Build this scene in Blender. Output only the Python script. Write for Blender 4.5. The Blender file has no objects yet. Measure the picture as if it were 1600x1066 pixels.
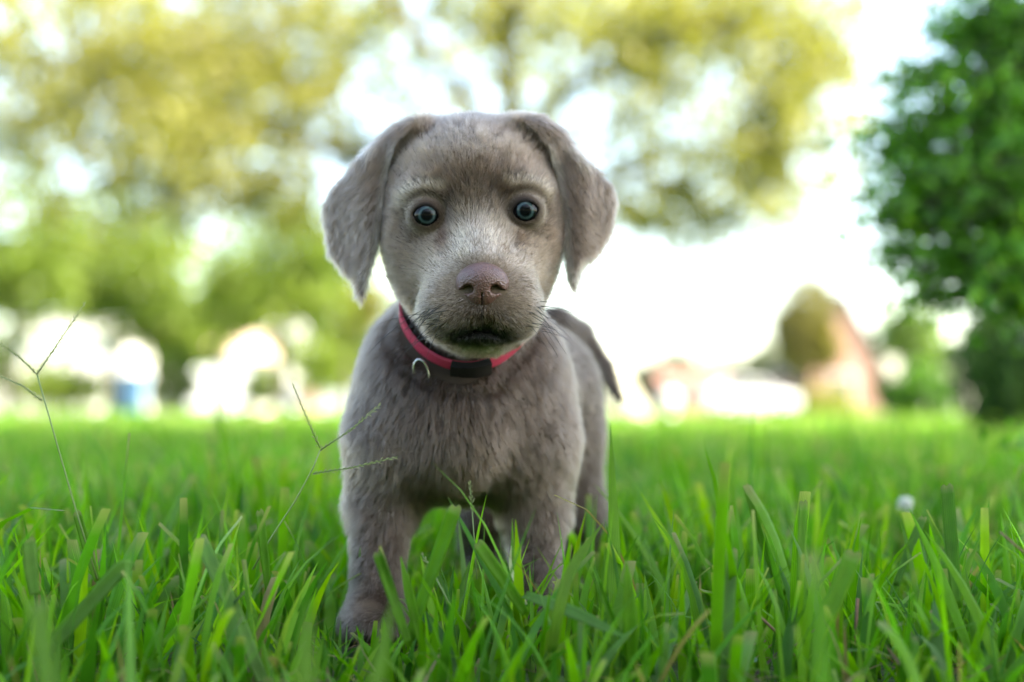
import bpy, math, os
import numpy as np
from mathutils import Vector, Matrix

D = bpy.data
SC = bpy.context.scene
COL = SC.collection
rng = np.random.default_rng(7)

# ------------------------------------------------------------------ camera
CAM_H = 0.165
TILT = math.atan((645 - 533) / 2222.0)
cam_d = D.cameras.new('camera'); cam = D.objects.new('camera', cam_d); COL.objects.link(cam)
cam.location = (0, 0, CAM_H)
cam.rotation_euler = (math.pi / 2 + TILT, 0, 0)
cam_d.lens = 50; cam_d.sensor_width = 36
cam_d.clip_start = 0.02; cam_d.clip_end = 2000
cam_d.dof.use_dof = True
cam_d.dof.focus_distance = 0.892
cam_d.dof.aperture_fstop = 2.7
cam_d.dof.aperture_blades = 0
SC.camera = cam

# ------------------------------------------------------------------ sky, sun, exposure
SUN_EL = math.radians(50)
SUN_AZ = math.radians(118)          # measured from +Y towards +X: from the right, a little behind the camera
world = D.worlds.new('World'); SC.world = world; world.use_nodes = True
nt = world.node_tree; nt.nodes.clear()
sky = nt.nodes.new('ShaderNodeTexSky'); sky.sky_type = 'NISHITA'; sky.sun_disc = False
sky.sun_elevation = SUN_EL; sky.sun_rotation = SUN_AZ
sky.air_density = 1.0; sky.dust_density = 1.6; sky.ozone_density = 1.0
bg = nt.nodes.new('ShaderNodeBackground'); bg.inputs['Strength'].default_value = 0.15
wo = nt.nodes.new('ShaderNodeOutputWorld')
nt.links.new(sky.outputs[0], bg.inputs[0]); nt.links.new(bg.outputs[0], wo.inputs[0])
sun_d = D.lights.new('sun', 'SUN'); sun = D.objects.new('sun', sun_d); COL.objects.link(sun)
sun_d.energy = 5.0; sun_d.angle = math.radians(0.6); sun_d.color = (1.0, 0.93, 0.80)
sdir = Vector((math.sin(SUN_AZ) * math.cos(SUN_EL), math.cos(SUN_AZ) * math.cos(SUN_EL), math.sin(SUN_EL)))
sun.rotation_euler = sdir.to_track_quat('Z', 'Y').to_euler()
sun.location = sdir * 50
SC.view_settings.view_transform = 'Standard'
try: SC.view_settings.look = 'None'
except Exception: pass
SC.view_settings.exposure = 2.8
try:
    SC.view_settings.use_white_balance = True; SC.view_settings.white_balance_temperature = 7400; SC.view_settings.white_balance_tint = 8
except Exception: pass
SC.view_settings.gamma = 1
SC.view_settings.use_curve_mapping = False
SC.render.engine = 'CYCLES'
SC.cycles.use_denoising = True
SC.cycles.max_bounces = 10; SC.cycles.diffuse_bounces = 4; SC.cycles.transmission_bounces = 5
SC.cycles.sample_clamp_indirect = 4
SC.cycles.caustics_reflective = False; SC.cycles.caustics_refractive = False

# ------------------------------------------------------------------ helpers
def P(px, py, y):
    """World point at depth y seen where the photograph shows pixel (px, py)."""
    a = (px - 800) / 2222.0; b = (533 - py) / 2222.0
    dy = math.cos(TILT) - b * math.sin(TILT); dz = math.sin(TILT) + b * math.cos(TILT)
    s = y / dy
    return np.array([a * s, y, CAM_H + dz * s])

def tag(o, label=None, cat=None, group=None, kind=None):
    if label: o['label'] = label
    if cat: o['category'] = cat
    if group: o['group'] = group
    if kind: o['kind'] = kind
    return o

def empty(name, loc=(0, 0, 0)):
    o = D.objects.new(name, None); COL.objects.link(o); o.location = loc
    o.empty_display_size = 0.05
    return o

def link(name, me, mat=None, parent=None):
    o = D.objects.new(name, me); COL.objects.link(o)
    if mat is not None: me.materials.append(mat)
    if parent is not None:
        o.parent = parent
        o.matrix_parent_inverse = Matrix.Translation(-Vector(parent_loc(parent)))
    return o

def parent_loc(p):
    v = Vector(p.location)
    if p.parent is not None: v = Vector(p.matrix_parent_inverse.translation) + v + parent_loc(p.parent)
    return v

def mesh_np(name, V, F, smooth=True, uv=None, cols=None, matidx=None):
    """V (n,3), F (m,3|4) -> mesh; uv per corner (m*k,2); cols dict name->(n,4) per vertex"""
    V = np.ascontiguousarray(V, dtype=np.float32); F = np.ascontiguousarray(F, dtype=np.int32)
    me = D.meshes.new(name); k = F.shape[1]; m = len(F)
    me.vertices.add(len(V)); me.vertices.foreach_set('co', V.ravel())
    me.loops.add(m * k); me.loops.foreach_set('vertex_index', F.ravel())
    me.polygons.add(m)
    me.polygons.foreach_set('loop_start', np.arange(m, dtype=np.int32) * k)
    me.polygons.foreach_set('loop_total', np.full(m, k, dtype=np.int32))
    if matidx is not None: me.polygons.foreach_set('material_index', np.asarray(matidx, dtype=np.int32))
    me.update(calc_edges=True)
    me.polygons.foreach_set('use_smooth', np.full(m, smooth, dtype=bool))
    if uv is not None:
        l = me.uv_layers.new(name='uv'); l.data.foreach_set('uv', np.asarray(uv, dtype=np.float32).ravel())
    if cols:
        for cn, c in cols.items():
            a = me.color_attributes.new(cn, 'FLOAT_COLOR', 'POINT')
            a.data.foreach_set('color', np.asarray(c, dtype=np.float32).ravel())
    me.update()
    return me

class MB:
    """collects boxes, tubes and spheres in lists; build() makes one mesh object"""
    def __init__(s): s.V = []; s.F = []; s.n = 0
    def add(s, V, F):
        V = np.asarray(V, float); s.V.append(V)
        for f in F: s.F.append([i + s.n for i in f])
        s.n += len(V); return s
    def box(s, c, d, rz=0.0):
        c = np.asarray(c, float); h = np.asarray(d, float) / 2
        v = np.array([[x, y, z] for x in (-1, 1) for y in (-1, 1) for z in (-1, 1)]) * h
        cs, sn = math.cos(rz), math.sin(rz)
        v = np.c_[v[:, 0] * cs - v[:, 1] * sn, v[:, 0] * sn + v[:, 1] * cs, v[:, 2]] + c
        return s.add(v, [(0, 1, 3, 2), (4, 6, 7, 5), (0, 4, 5, 1), (2, 3, 7, 6), (0, 2, 6, 4), (1, 5, 7, 3)])
    def prism(s, pts, axis, a, b):
        """polygon pts (2-D) extruded along axis (0 x, 1 y) from a to b; pts are the other two coordinates"""
        n = len(pts); V = []
        for t in (a, b):
            for (u, w) in pts: V.append((t, u, w) if axis == 0 else ((u, t, w) if axis == 1 else (u, w, t)))
        F = [tuple(range(n))[::-1], tuple(range(n, 2 * n))] + [(i, (i + 1) % n, n + (i + 1) % n, n + i) for i in range(n)]
        return s.add(V, F)
    def tube(s, pts, rad, seg=8, cap=True):
        pts = [np.asarray(p, float) for p in pts]; n = len(pts)
        rad = [rad] * n if np.isscalar(rad) else list(rad)
        V = []; up = np.array([0.13, 0.21, 0.97])
        for i in range(n):
            t = pts[min(i + 1, n - 1)] - pts[max(i - 1, 0)]; t = t / (np.linalg.norm(t) + 1e-12)
            if i == 0:
                u = np.cross(t, up)
                if np.linalg.norm(u) < .1: u = np.cross(t, (1, 0, 0))
            u = u - t * np.dot(u, t); u /= np.linalg.norm(u) + 1e-12
            w = np.cross(t, u)
            for k in range(seg):
                a = 2 * math.pi * k / seg
                V.append(pts[i] + rad[i] * (math.cos(a) * u + math.sin(a) * w))
        F = []
        for i in range(n - 1):
            for k in range(seg):
                k2 = (k + 1) % seg
                F.append((i * seg + k, i * seg + k2, (i + 1) * seg + k2, (i + 1) * seg + k))
        if cap: F += [tuple(range(seg))[::-1], tuple((n - 1) * seg + k for k in range(seg))]
        return s.add(V, F)
    def ball(s, c, r, nu=12, nv=8):
        c = np.asarray(c, float); r = np.ones(3) * r; V = [c + (0, 0, r[2])]
        for j in range(1, nv):
            p = math.pi * j / nv
            for i in range(nu):
                a = 2 * math.pi * i / nu
                V.append(c + r * (math.sin(p) * math.cos(a), math.sin(p) * math.sin(a), math.cos(p)))
        V.append(c - (0, 0, r[2])); F = []
        for i in range(nu): F.append((0, 1 + i, 1 + (i + 1) % nu))
        for j in range(nv - 2):
            for i in range(nu):
                a, b = 1 + j * nu + i, 1 + j * nu + (i + 1) % nu
                F.append((a, a + nu, b + nu, b))
        e = len(V) - 1; o = 1 + (nv - 2) * nu
        for i in range(nu): F.append((o + (i + 1) % nu, o + i, e))
        return s.add(V, F)
    def build(s, name, mat, parent=None, smooth=True, bevel=0.0):
        me = D.meshes.new(name)
        me.from_pydata(np.concatenate(s.V).tolist(), [], s.F); me.update()
        me.polygons.foreach_set('use_smooth', [smooth] * len(me.polygons))
        o = link(name, me, mat, parent)
        if bevel:
            m = o.modifiers.new('bevel', 'BEVEL'); m.width = bevel; m.segments = 2; m.limit_method = 'ANGLE'
        return o

# ---- numpy value noise
_perm = rng.permutation(4096).astype(np.int64)
_vals = rng.random(4096).astype(np.float32)
def vnoise(p, scale, seed=0):
    p = np.asarray(p, np.float32) * scale + seed * 17.31
    i = np.floor(p).astype(np.int64); f = p - i; f = f * f * (3 - 2 * f)
    def h(dx, dy, dz):
        a = _perm[(i[:, 0] + dx) & 4095]; a = _perm[(a + i[:, 1] + dy) & 4095]
        return _vals[_perm[(a + i[:, 2] + dz) & 4095]]
    x, y, z = f[:, 0], f[:, 1], f[:, 2]
    def l(a, b, t): return a + (b - a) * t
    return l(l(l(h(0,0,0), h(1,0,0), x), l(h(0,1,0), h(1,1,0), x), y),
             l(l(h(0,0,1), h(1,0,1), x), l(h(0,1,1), h(1,1,1), x), y), z)
def vnoise3(p, scale, seed=0):
    return np.stack([vnoise(p, scale, seed + k * 3 + 1) for k in range(3)], 1) * 2 - 1
def nrm(v): return v / (np.linalg.norm(v, axis=-1, keepdims=True) + 1e-9)

# ---- materials
def new_mat(name):
    m = D.materials.new(name); m.use_nodes = True; t = m.node_tree; t.nodes.clear()
    out = t.nodes.new('ShaderNodeOutputMaterial')
    return m, t, out
def N(t, kind, **kw):
    n = t.nodes.new(kind)
    for k, v in kw.items():
        if k.startswith('i_'): n.inputs[k[2:].replace('_', ' ')].default_value = v
        else: setattr(n, k, v)
    return n
def simple_mat(name, color, rough=0.6, noise=0.15, scale=20.0, bump=0.0, metallic=0.0, coat=0.0, spec=0.5):
    m, t, out = new_mat(name)
    b = N(t, 'ShaderNodeBsdfPrincipled'); b.inputs['Roughness'].default_value = rough
    b.inputs['Metallic'].default_value = metallic; b.inputs['Coat Weight'].default_value = coat
    b.inputs['Specular IOR Level'].default_value = spec
    tc = N(t, 'ShaderNodeTexCoord'); nz = N(t, 'ShaderNodeTexNoise'); nz.inputs['Scale'].default_value = scale
    nz.inputs['Detail'].default_value = 5
    t.links.new(tc.outputs['Object'], nz.inputs['Vector'])
    mx = N(t, 'ShaderNodeMix', data_type='RGBA')
    mx.inputs[6].default_value = (*[max(0, c * (1 - noise)) for c in color], 1)
    mx.inputs[7].default_value = (*[min(1, c * (1 + noise)) for c in color], 1)
    t.links.new(nz.outputs['Fac'], mx.inputs[0]); t.links.new(mx.outputs[2], b.inputs['Base Color'])
    if bump:
        bp = N(t, 'ShaderNodeBump'); bp.inputs['Strength'].default_value = 0.6; bp.inputs['Distance'].default_value = bump
        t.links.new(nz.outputs['Fac'], bp.inputs['Height']); t.links.new(bp.outputs[0], b.inputs['Normal'])
    t.links.new(b.outputs[0], out.inputs[0])
    return m
def leaf_mat(name, attr='col', trans=0.4, rough=0.45, veins=False, spec=0.4):
    m, t, out = new_mat(name)
    a = N(t, 'ShaderNodeAttribute', attribute_name=attr)
    b = N(t, 'ShaderNodeBsdfPrincipled'); b.inputs['Roughness'].default_value = rough
    b.inputs['Specular IOR Level'].default_value = spec
    tr = N(t, 'ShaderNodeBsdfTranslucent'); mx = N(t, 'ShaderNodeMixShader'); mx.inputs[0].default_value = trans
    col = a.outputs['Color']
    if veins:
        uv = N(t, 'ShaderNodeUVMap', uv_map='uv')
        sx = N(t, 'ShaderNodeSeparateXYZ'); t.links.new(uv.outputs[0], sx.inputs[0])
        mu = N(t, 'ShaderNodeMath', operation='MULTIPLY'); mu.inputs[1].default_value = 2 * math.pi * 7
        t.links.new(sx.outputs[0], mu.inputs[0])
        si = N(t, 'ShaderNodeMath', operation='SINE'); t.links.new(mu.outputs[0], si.inputs[0])
        nz = N(t, 'ShaderNodeTexNoise'); nz.inputs['Scale'].default_value = 55; nz.inputs['Detail'].default_value = 4
        tc = N(t, 'ShaderNodeTexCoord'); t.links.new(tc.outputs['Object'], nz.inputs['Vector'])
        ad = N(t, 'ShaderNodeMath', operation='MULTIPLY_ADD'); ad.inputs[1].default_value = 0.10
        t.links.new(si.outputs[0], ad.inputs[0]); 
        m2 = N(t, 'ShaderNodeMath', operation='MULTIPLY_ADD'); m2.inputs[1].default_value = 0.7; m2.inputs[2].default_value = 0.62
        t.links.new(nz.outputs['Fac'], m2.inputs[0]); t.links.new(m2.outputs[0], ad.inputs[2])
        vm = N(t, 'ShaderNodeVectorMath', operation='SCALE')
        t.links.new(a.outputs['Color'], vm.inputs[0]); t.links.new(ad.outputs[0], vm.inputs['Scale'])
        col = vm.outputs[0]
        bp = N(t, 'ShaderNodeBump'); bp.inputs['Strength'].default_value = 0.35; bp.inputs['Distance'].default_value = 0.0004
        t.links.new(si.outputs[0], bp.inputs['Height']); t.links.new(bp.outputs[0], b.inputs['Normal'])
    ts = N(t, 'ShaderNodeVectorMath', operation='MULTIPLY'); ts.inputs[1].default_value = (1.35, 1.5, 0.55)
    t.links.new(col, ts.inputs[0])
    t.links.new(col, b.inputs['Base Color']); t.links.new(ts.outputs[0], tr.inputs['Color'])
    t.links.new(b.outputs[0], mx.inputs[1]); t.links.new(tr.outputs[0], mx.inputs[2]); t.links.new(mx.outputs[0], out.inputs[0])
    return m
DEV = ''

# ================================================================== GROUND
def sstep(t): t = np.clip(t, 0, 1); return t * t * (3 - 2 * t)
def HT(x, y):
    """height of the lawn: a faint swell beyond the puppy"""
    x = np.asarray(x, float); y = np.asarray(y, float)
    h = (0.036 - 0.014 * np.tanh(x / 1.2)) * sstep((y - 1.5) / 4.0)
    return h + 0.006 * np.sin(x * 3.1 + 1) * np.sin(y * 2.3) * sstep((y - 1.3) / 2)
def ground_mesh():
    ax = np.unique(np.r_[-500, -200, -80, -30, np.linspace(-12, 12, 61), 30, 80, 200, 500])
    ay = np.unique(np.r_[-60, -20, -5, np.linspace(-2, 12, 61), 15, 20, 30, 50, 80, 150, 300, 900])
    X, Y = np.meshgrid(ax, ay, indexing='ij'); V = np.stack([X, Y, HT(X, Y)], -1).reshape(-1, 3)
    n = len(ay); i, j = np.meshgrid(np.arange(len(ax) - 1), np.arange(n - 1), indexing='ij'); a = (i * n + j).ravel()
    return mesh_np('ground', V, np.stack([a, a + n, a + n + 1, a + 1], 1))
gm, t_, out_ = new_mat('soil_and_turf')
b_ = N(t_, 'ShaderNodeBsdfPrincipled'); b_.inputs['Roughness'].default_value = 0.9
tc_ = N(t_, 'ShaderNodeTexCoord'); n1 = N(t_, 'ShaderNodeTexNoise'); n1.inputs['Scale'].default_value = 9; n1.inputs['Detail'].default_value = 8
n2 = N(t_, 'ShaderNodeTexNoise'); n2.inputs['Scale'].default_value = 160; n2.inputs['Detail'].default_value = 6
t_.links.new(tc_.outputs['Object'], n1.inputs['Vector']); t_.links.new(tc_.outputs['Object'], n2.inputs['Vector'])
r_ = N(t_, 'ShaderNodeValToRGB'); r_.color_ramp.elements[0].position = 0.35; r_.color_ramp.elements[0].color = (0.030, 0.055, 0.012, 1)
r_.color_ramp.elements[1].position = 0.68; r_.color_ramp.elements[1].color = (0.085, 0.15, 0.025, 1)
e_ = r_.color_ramp.elements.new(0.5); e_.color = (0.05, 0.085, 0.018, 1)
av = N(t_, 'ShaderNodeMath', operation='ADD'); sc_ = N(t_, 'ShaderNodeMath', operation='MULTIPLY'); sc_.inputs[1].default_value = 0.5
t_.links.new(n1.outputs['Fac'], av.inputs[0]); t_.links.new(n2.outputs['Fac'], av.inputs[1]); t_.links.new(av.outputs[0], sc_.inputs[0])
t_.links.new(sc_.outputs[0], r_.inputs[0]); t_.links.new(r_.outputs[0], b_.inputs['Base Color'])
bp_ = N(t_, 'ShaderNodeBump'); bp_.inputs['Distance'].default_value = 0.01
t_.links.new(n2.outputs['Fac'], bp_.inputs['Height']); t_.links.new(bp_.outputs[0], b_.inputs['Normal']); t_.links.new(b_.outputs[0], out_.inputs[0])
tag(link('ground', ground_mesh(), gm), kind='structure')
asph = simple_mat('asphalt', (0.06, 0.06, 0.062), 0.85, 0.25, 6)
conc = simple_mat('concrete', (0.42, 0.40, 0.37), 0.8, 0.1, 3)
tag(MB().box((0, 76, 0.05 + 0.03), (400, 7, 0.02)).build('road', asph, smooth=False), kind='structure')
tag(MB().box((0, 71.8, 0.1), (400, 0.2, 0.14)).build('kerb', conc, smooth=False), kind='structure')

# ================================================================== GRASS
def blades(base, h, w, az, lean, curve, seg, blunt, col, fold=0.35, twist=0.0, cone=None):
    """vectorised grass blades -> V, F, UV, colour. base (n,3)"""
    n = len(base); h = np.broadcast_to(h, n); t = np.linspace(0, 1, seg + 1)
    d = np.stack([np.cos(az), np.sin(az), np.zeros(n)], 1)
    ang = lean[:, None] + curve[:, None] * t[None, :] ** 1.5
    st = (h / seg)[:, None]
    dx = np.sin(ang) * st; dz = np.cos(ang) * st
    R = np.zeros((n, seg + 1)); Z = np.zeros((n, seg + 1))
    R[:, 1:] = np.cumsum(dx[:, :-1], 1); Z[:, 1:] = np.cumsum(dz[:, :-1], 1)
    C = base[:, None, :] + R[..., None] * d[:, None, :] + np.stack([0 * Z, 0 * Z, Z], -1)
    s_ = az[:, None] + math.pi / 2 + np.asarray(twist)[..., None] * t[None, :] if np.ndim(twist) else az[:, None] + math.pi / 2 + twist * t[None, :]
    side = np.stack([np.cos(s_), np.sin(s_), 0 * s_], -1)
    point = np.clip(1 - t ** 2.6, 0.02, 1) * (0.62 + 0.6 * np.minimum(t * 2.2, 0.65))
    bl = (0.62 + 0.5 * np.minimum(t * 2.2, 0.75)); bl[-1] *= 0.86
    prof = np.where(blunt[:, None], bl[None, :], point[None, :]) * w[:, None] / 2
    tang = np.stack([np.sin(ang)[..., None] * d[:, None, :]], 0)[0]; tang[..., 2] = np.cos(ang)
    nn = np.cross(side, tang)
    fo = (fold if np.ndim(fold) else np.full(n, fold))[:, None, None]
    Lf = C + side * prof[..., None] + nn * prof[..., None] * fo; Rt = C - side * prof[..., None] + nn * prof[..., None] * fo
    V = np.stack([Lf, C, Rt], 2).reshape(-1, 3)
    i = (np.arange(n) * (seg + 1) * 3)[:, None] + (np.arange(seg) * 3)[None, :]; i = i.ravel()
    F = np.concatenate([np.stack([i, i + 1, i + 4, i + 3], 1), np.stack([i + 1, i + 2, i + 5, i + 4], 1)])
    tt = np.tile(np.repeat(t, 3), n); uu = np.tile(np.array([0, .5, 1]), n * (seg + 1))
    UV = np.stack([uu, tt], 1)[F.ravel()]
    c = np.repeat(col, (seg + 1) * 3, 0).astype(float)
    tips = np.repeat(blunt, (seg + 1) * 3) * np.clip((tt - 0.95) / 0.05, 0, 1)
    c = c * (1 - 0.7 * tips[:, None]) + np.array([0.30, 0.27, 0.13]) * 0.7 * tips[:, None]
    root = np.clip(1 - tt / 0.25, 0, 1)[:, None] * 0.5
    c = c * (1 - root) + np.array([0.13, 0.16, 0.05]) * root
    return V, F, UV, np.c_[c, np.ones(len(c))]
GREENS = np.array([[0.095, 0.265, 0.008], [0.130, 0.315, 0.009], [0.065, 0.215, 0.013], [0.110, 0.240, 0.055], [0.185, 0.335, 0.010], [0.036, 0.140, 0.008]])
def gcol(n, p=None):
    c = GREENS[rng.choice(len(GREENS), n, p=[.30, .24, .16, .07, .10, .13])] * rng.uniform(0.75, 1.25, (n, 1))
    dry = rng.random(n) < 0.025; c[dry] = np.array([0.28, 0.22, 0.10]) * rng.uniform(0.6, 1.1, (dry.sum(), 1))
    if p is not None: c = c * (0.8 + 0.4 * vnoise(np.c_[p, np.zeros(n)], 2.2, 3))[:, None]
    return c
grass_m = leaf_mat('grass_blade', trans=0.52, rough=0.5, veins=True, spec=0.28)
grass_far = leaf_mat('grass_blade_far', trans=0.45, rough=0.55, spec=0.22)
PAWS = [(P(585, 975, 0.97)[0], 0.96, 0.035), (P(838, 975, 1.0)[0], 0.995, 0.035), (P(903, 930, 1.2)[0], 1.2, 0.032), (P(752, 930, 1.22)[0], 1.22, 0.032)]
def scatter(y0, y1, n, k=0.40, m=0.14):
    y = np.sqrt(rng.uniform(y0**2, y1**2, n * 2)); x = rng.uniform(-1, 1, n * 2) * (y1 * k + m)
    ok = np.abs(x) < k * y + m; return np.c_[x, y][ok][:n]
def field_grass(name, y0, y1, n, seg, hm, hs, w, mat, tall=0.04, k=0.46, m=0.24):
    p = scatter(y0, y1, n, k, m); n = len(p)
    h = np.clip(rng.normal(hm, hs, n), hm * 0.35, hm * 1.7); tl = rng.random(n) < tall; h[tl] *= rng.uniform(1.2, 1.6, tl.sum())
    h *= 0.8 + 0.45 * vnoise(np.c_[p, np.zeros(n)], 5, 31)
    keep = np.ones(n, bool)
    if y0 < 1.3:
        for (cx, cy, r) in PAWS: keep &= np.hypot(p[:, 0] - cx, (p[:, 1] - cy) * 0.9) > r
        low = (np.abs(p[:, 0] - PAWS[0][0]) < 0.042) & (p[:, 1] > 0.70) & (p[:, 1] < 0.97)      # short cut tuft before the fore paw
        h[low] = np.minimum(h[low], 0.036 + 0.03 * np.clip((0.97 - p[low, 1]) / 0.25, 0, 1) * rng.random(low.sum()))
        under = (np.abs(p[:, 0] - P(720, 800, 1.08)[0] - 0.02) < 0.075) & (p[:, 1] > 0.97) & (p[:, 1] < 1.3)
        h[under] = np.minimum(h[under], 0.055)
        fl_ = (np.abs(800 + 2222 * p[:, 0] / p[:, 1] - 1415) < 34) & (p[:, 1] > 0.9) & (p[:, 1] < 1.36)   # low round the clover flower
        h[fl_] = np.minimum(h[fl_], 0.042)
        near = np.clip((0.80 - p[:, 1]) / 0.09, 0, 1)                      # trodden flat round the photographer
        h *= 1 - 0.62 * near * (rng.random(len(h)) > 0.012)
    p, h = p[keep], h[keep]; n = len(p)
    base = np.c_[p, HT(p[:, 0], p[:, 1]) - 0.003]
    lean = np.abs(rng.normal(0.26, 0.26, n)); curve = np.abs(rng.normal(0.35, 0.55, n)) * (1 + 0.6 * (rng.random(n) < 0.2))
    V, F, UV, C = blades(base, h, w * rng.uniform(0.55, 1.2, n), rng.uniform(0, 2*math.pi, n), lean, curve, seg, rng.random(n) < 0.24, gcol(n, p),
                         fold=rng.uniform(0.05, 0.6, n), twist=rng.normal(0, 0.7, n))
    return V, F, UV, C
def thatch(y0, y1, n):
    p = scatter(y0, y1, n); n = len(p); base = np.c_[p, rng.uniform(0.001, 0.022, n)]
    c = np.array([[0.20, 0.13, 0.07], [0.30, 0.24, 0.12], [0.10, 0.065, 0.04]])[rng.integers(0, 3, n)] * rng.uniform(.6, 1.2, (n, 1))
    return blades(base, rng.uniform(.02, .06, n), rng.uniform(.0008, .0035, n), rng.uniform(0, 2*math.pi, n), rng.normal(1.35, .2, n), rng.normal(0, .5, n), 3, rng.random(n) < .3, c, twist=rng.normal(0, 1, n))
def merge(parts):
    V, F, U, C, o = [], [], [], [], 0
    for v, f, u, c in parts: V.append(v); F.append(f + o); U.append(u); C.append(c); o += len(v)
    return np.concatenate(V), np.concatenate(F), np.concatenate(U), np.concatenate(C)
nearg = [field_grass('a', 0.36, 1.75, 11500, 6, 0.078, 0.024, 0.0078, None, tall=0.03),
         field_grass('thin', 0.36, 1.75, 6500, 5, 0.066, 0.024, 0.0032, None, tall=0.05),
         thatch(0.5, 1.7, 2600)]
V, F, UV, C = merge(nearg)
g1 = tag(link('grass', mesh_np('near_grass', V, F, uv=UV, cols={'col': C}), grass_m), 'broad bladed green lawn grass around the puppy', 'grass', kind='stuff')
V, F, UV, C = merge([field_grass('b', 1.7, 5.0, 26000, 3, 0.078, 0.020, 0.0105, None, tall=0.03, m=0.6, k=.46),
                     field_grass('c', 4.8, 14.0, 37000, 3, 0.085, 0.02, 0.018, None, tall=0.02, m=0.8, k=.5),
                     field_grass('d', 13.5, 50.0, 46000, 2, 0.11, 0.03, 0.05, None, k=0.5, m=1.5)])
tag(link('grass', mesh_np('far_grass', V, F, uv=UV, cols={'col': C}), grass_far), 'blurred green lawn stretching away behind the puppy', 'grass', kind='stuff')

# ================================================================== TREES
def leaves(c, size, col, up=0.3, ar=0.5):
    """one bent kite per leaf"""
    n = len(c); u = nrm(rng.standard_normal((n, 3)) + np.array([0, 0, -up])); v = nrm(np.cross(u, rng.standard_normal((n, 3)))); w = np.cross(u, v)
    s = (size * rng.uniform(0.6, 1.25, n))[:, None]
    a = c - u * s / 2; b = c + u * s / 2
    l = c + v * s * ar / 2 + w * s * 0.10 - u * s * 0.06; r = c - v * s * ar / 2 + w * s * 0.10 - u * s * 0.06
    V = np.stack([a, l, b, r], 1).reshape(-1, 3); i = np.arange(n) * 4
    F = np.concatenate([np.stack([i, i + 1, i + 2], 1), np.stack([i, i + 2, i + 3], 1)])
    return V, F, np.repeat(np.c_[col, np.ones(n)], 4, 0)
def blob_points(c, r, n, gap=0.5, nscale=1.0, clump=14, sig=0.12, shell=0.35):
    c = np.asarray(c, float); r = np.asarray(r, float) * np.ones(3); m = max(4, n // clump)
    q = nrm(rng.standard_normal((m * 4, 3))) * (rng.random((m * 4, 1)) ** shell); q = c + q * r
    k = vnoise(q, nscale, 41) > gap * 0.9; q = q[k][:m] if k.sum() > 8 else q[:m]
    p = q[rng.integers(0, len(q), n)] + rng.standard_normal((n, 3)) * r.mean() * sig
    return p
bark = simple_mat('bark', (0.075, 0.058, 0.042), 0.9, 0.4, 9, bump=0.02)
leaf_far = leaf_mat('tree_leaf', trans=0.5, rough=0.5, spec=0.4)
def leafcol(p, c0, c1, ns):
    k = np.clip((vnoise(p, ns, 51) - 0.3) / 0.4, 0, 1)[:, None]
    return (np.array(c0) * (1 - k) + np.array(c1) * k) * rng.uniform(0.7, 1.3, (len(p), 1))
def tree(name, label, cat, base, trunk, blobs, size, c0, c1, group=None, gap=0.5, nscale=1.0, limbs=(), sig=0.12, ns=0.8, ar=0.5, clump=14):
    t = empty(name, tuple(base)); tag(t, label, cat, group)
    if trunk:
        mb = MB(); pts, rr = trunk; mb.tube(pts, rr, 10); mb.build('trunk', bark, t)
    for pts, rr in limbs: MB().tube(pts, rr, 7).build('limb', bark, t)
    P_ = np.concatenate([blob_points(b[0], b[1], b[2], gap if len(b) < 4 else b[3], nscale, sig=sig, clump=clump) for b in blobs])
    P_ = P_[P_[:, 2] > 0.1]
    V, F, C = leaves(P_, size, leafcol(P_, c0, c1, ns), ar=ar)
    link('crown', mesh_np('crown', V, F, smooth=False, cols={'col': C}), leaf_far, t)
    return t
def S(px, d): return px / 2222.0 * d                 # size in metres of px photo pixels at distance d

# the big spreading tree behind the puppy; its crown reaches forward over the lawn and shades it
Y0 = 20.0
b0 = P(800, 645, Y0)
lim = [([P(800, 330, Y0), P(770, 240, Y0), P(720, 130, Y0-1), P(620, 20, Y0-2), P(540, -120, Y0-3)], [.16, .11, .08, .06, .03]),
       ([P(800, 300, Y0), P(800, 170, Y0), P(788, 60, Y0), P(770, -60, Y0-.5), P(740, -300, Y0-2)], [.20, .16, .14, .12, .07]),
       ([P(806, 320, Y0), P(850, 175, Y0), P(900, 130, Y0-.5), P(965, 98, Y0-1), P(1100, 40, Y0-2), P(1230, 10, Y0-3)], [.19, .15, .12, .10, .08, .03]),
       ([P(812, 330, Y0), P(930, 290, Y0), P(1060, 240, Y0-.5), P(1180, 225, Y0-1), P(1290, 250, Y0-1)], [.14, .10, .08, .06, .03]),
       ([P(793, 330, Y0), P(640, 260, Y0), P(430, 210, Y0-.5), P(200, 130, Y0-1), P(-60, 60, Y0-2)], [.17, .14, .11, .09, .05]),
       ([P(720, 130, Y0-1), P(690, 170, Y0-1), P(640, 190, Y0-1)], [.08, .06, .03]),
       ([P(788, 60, Y0), P(840, -60, Y0-2), P(800, -500, Y0-6), P(500, -900, Y0-9)], [.14, .12, .10, .05])]
OL0, OL1 = (0.17, 0.165, 0.050), (0.27, 0.26, 0.080)
blobs = []
def B(px, py, d, rx, rz, n, gap=0.5, ry=None): blobs.append((P(px, py, d), (S(rx, d), S(ry or rx, d), S(rz, d)), n, gap))
B(160, 180, 17, 260, 190, 4200, .46); B(330, 60, 18, 230, 120, 2800, .46); B(300, 170, 18, 250, 160, 1800, .4); B(60, 20, 16, 200, 120, 1200, .5); B(980, 190, 19.5, 420, 230, 3400, .22); B(1080, 60, 19, 300, 90, 1000, .35); B(760, 60, 20, 320, 90, 900, .4); B(540, 120, 19.5, 180, 160, 900, .35); B(1270, 150, 18, 120, 210, 500, .35); B(1100, 340, 18.5, 170, 55, 600, .35); B(1080, 200, 19, 250, 160, 900, .45); B(1150, 70, 19, 220, 110, 900, .45); B(1260, 200, 18, 110, 150, 600, .45)
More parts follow.
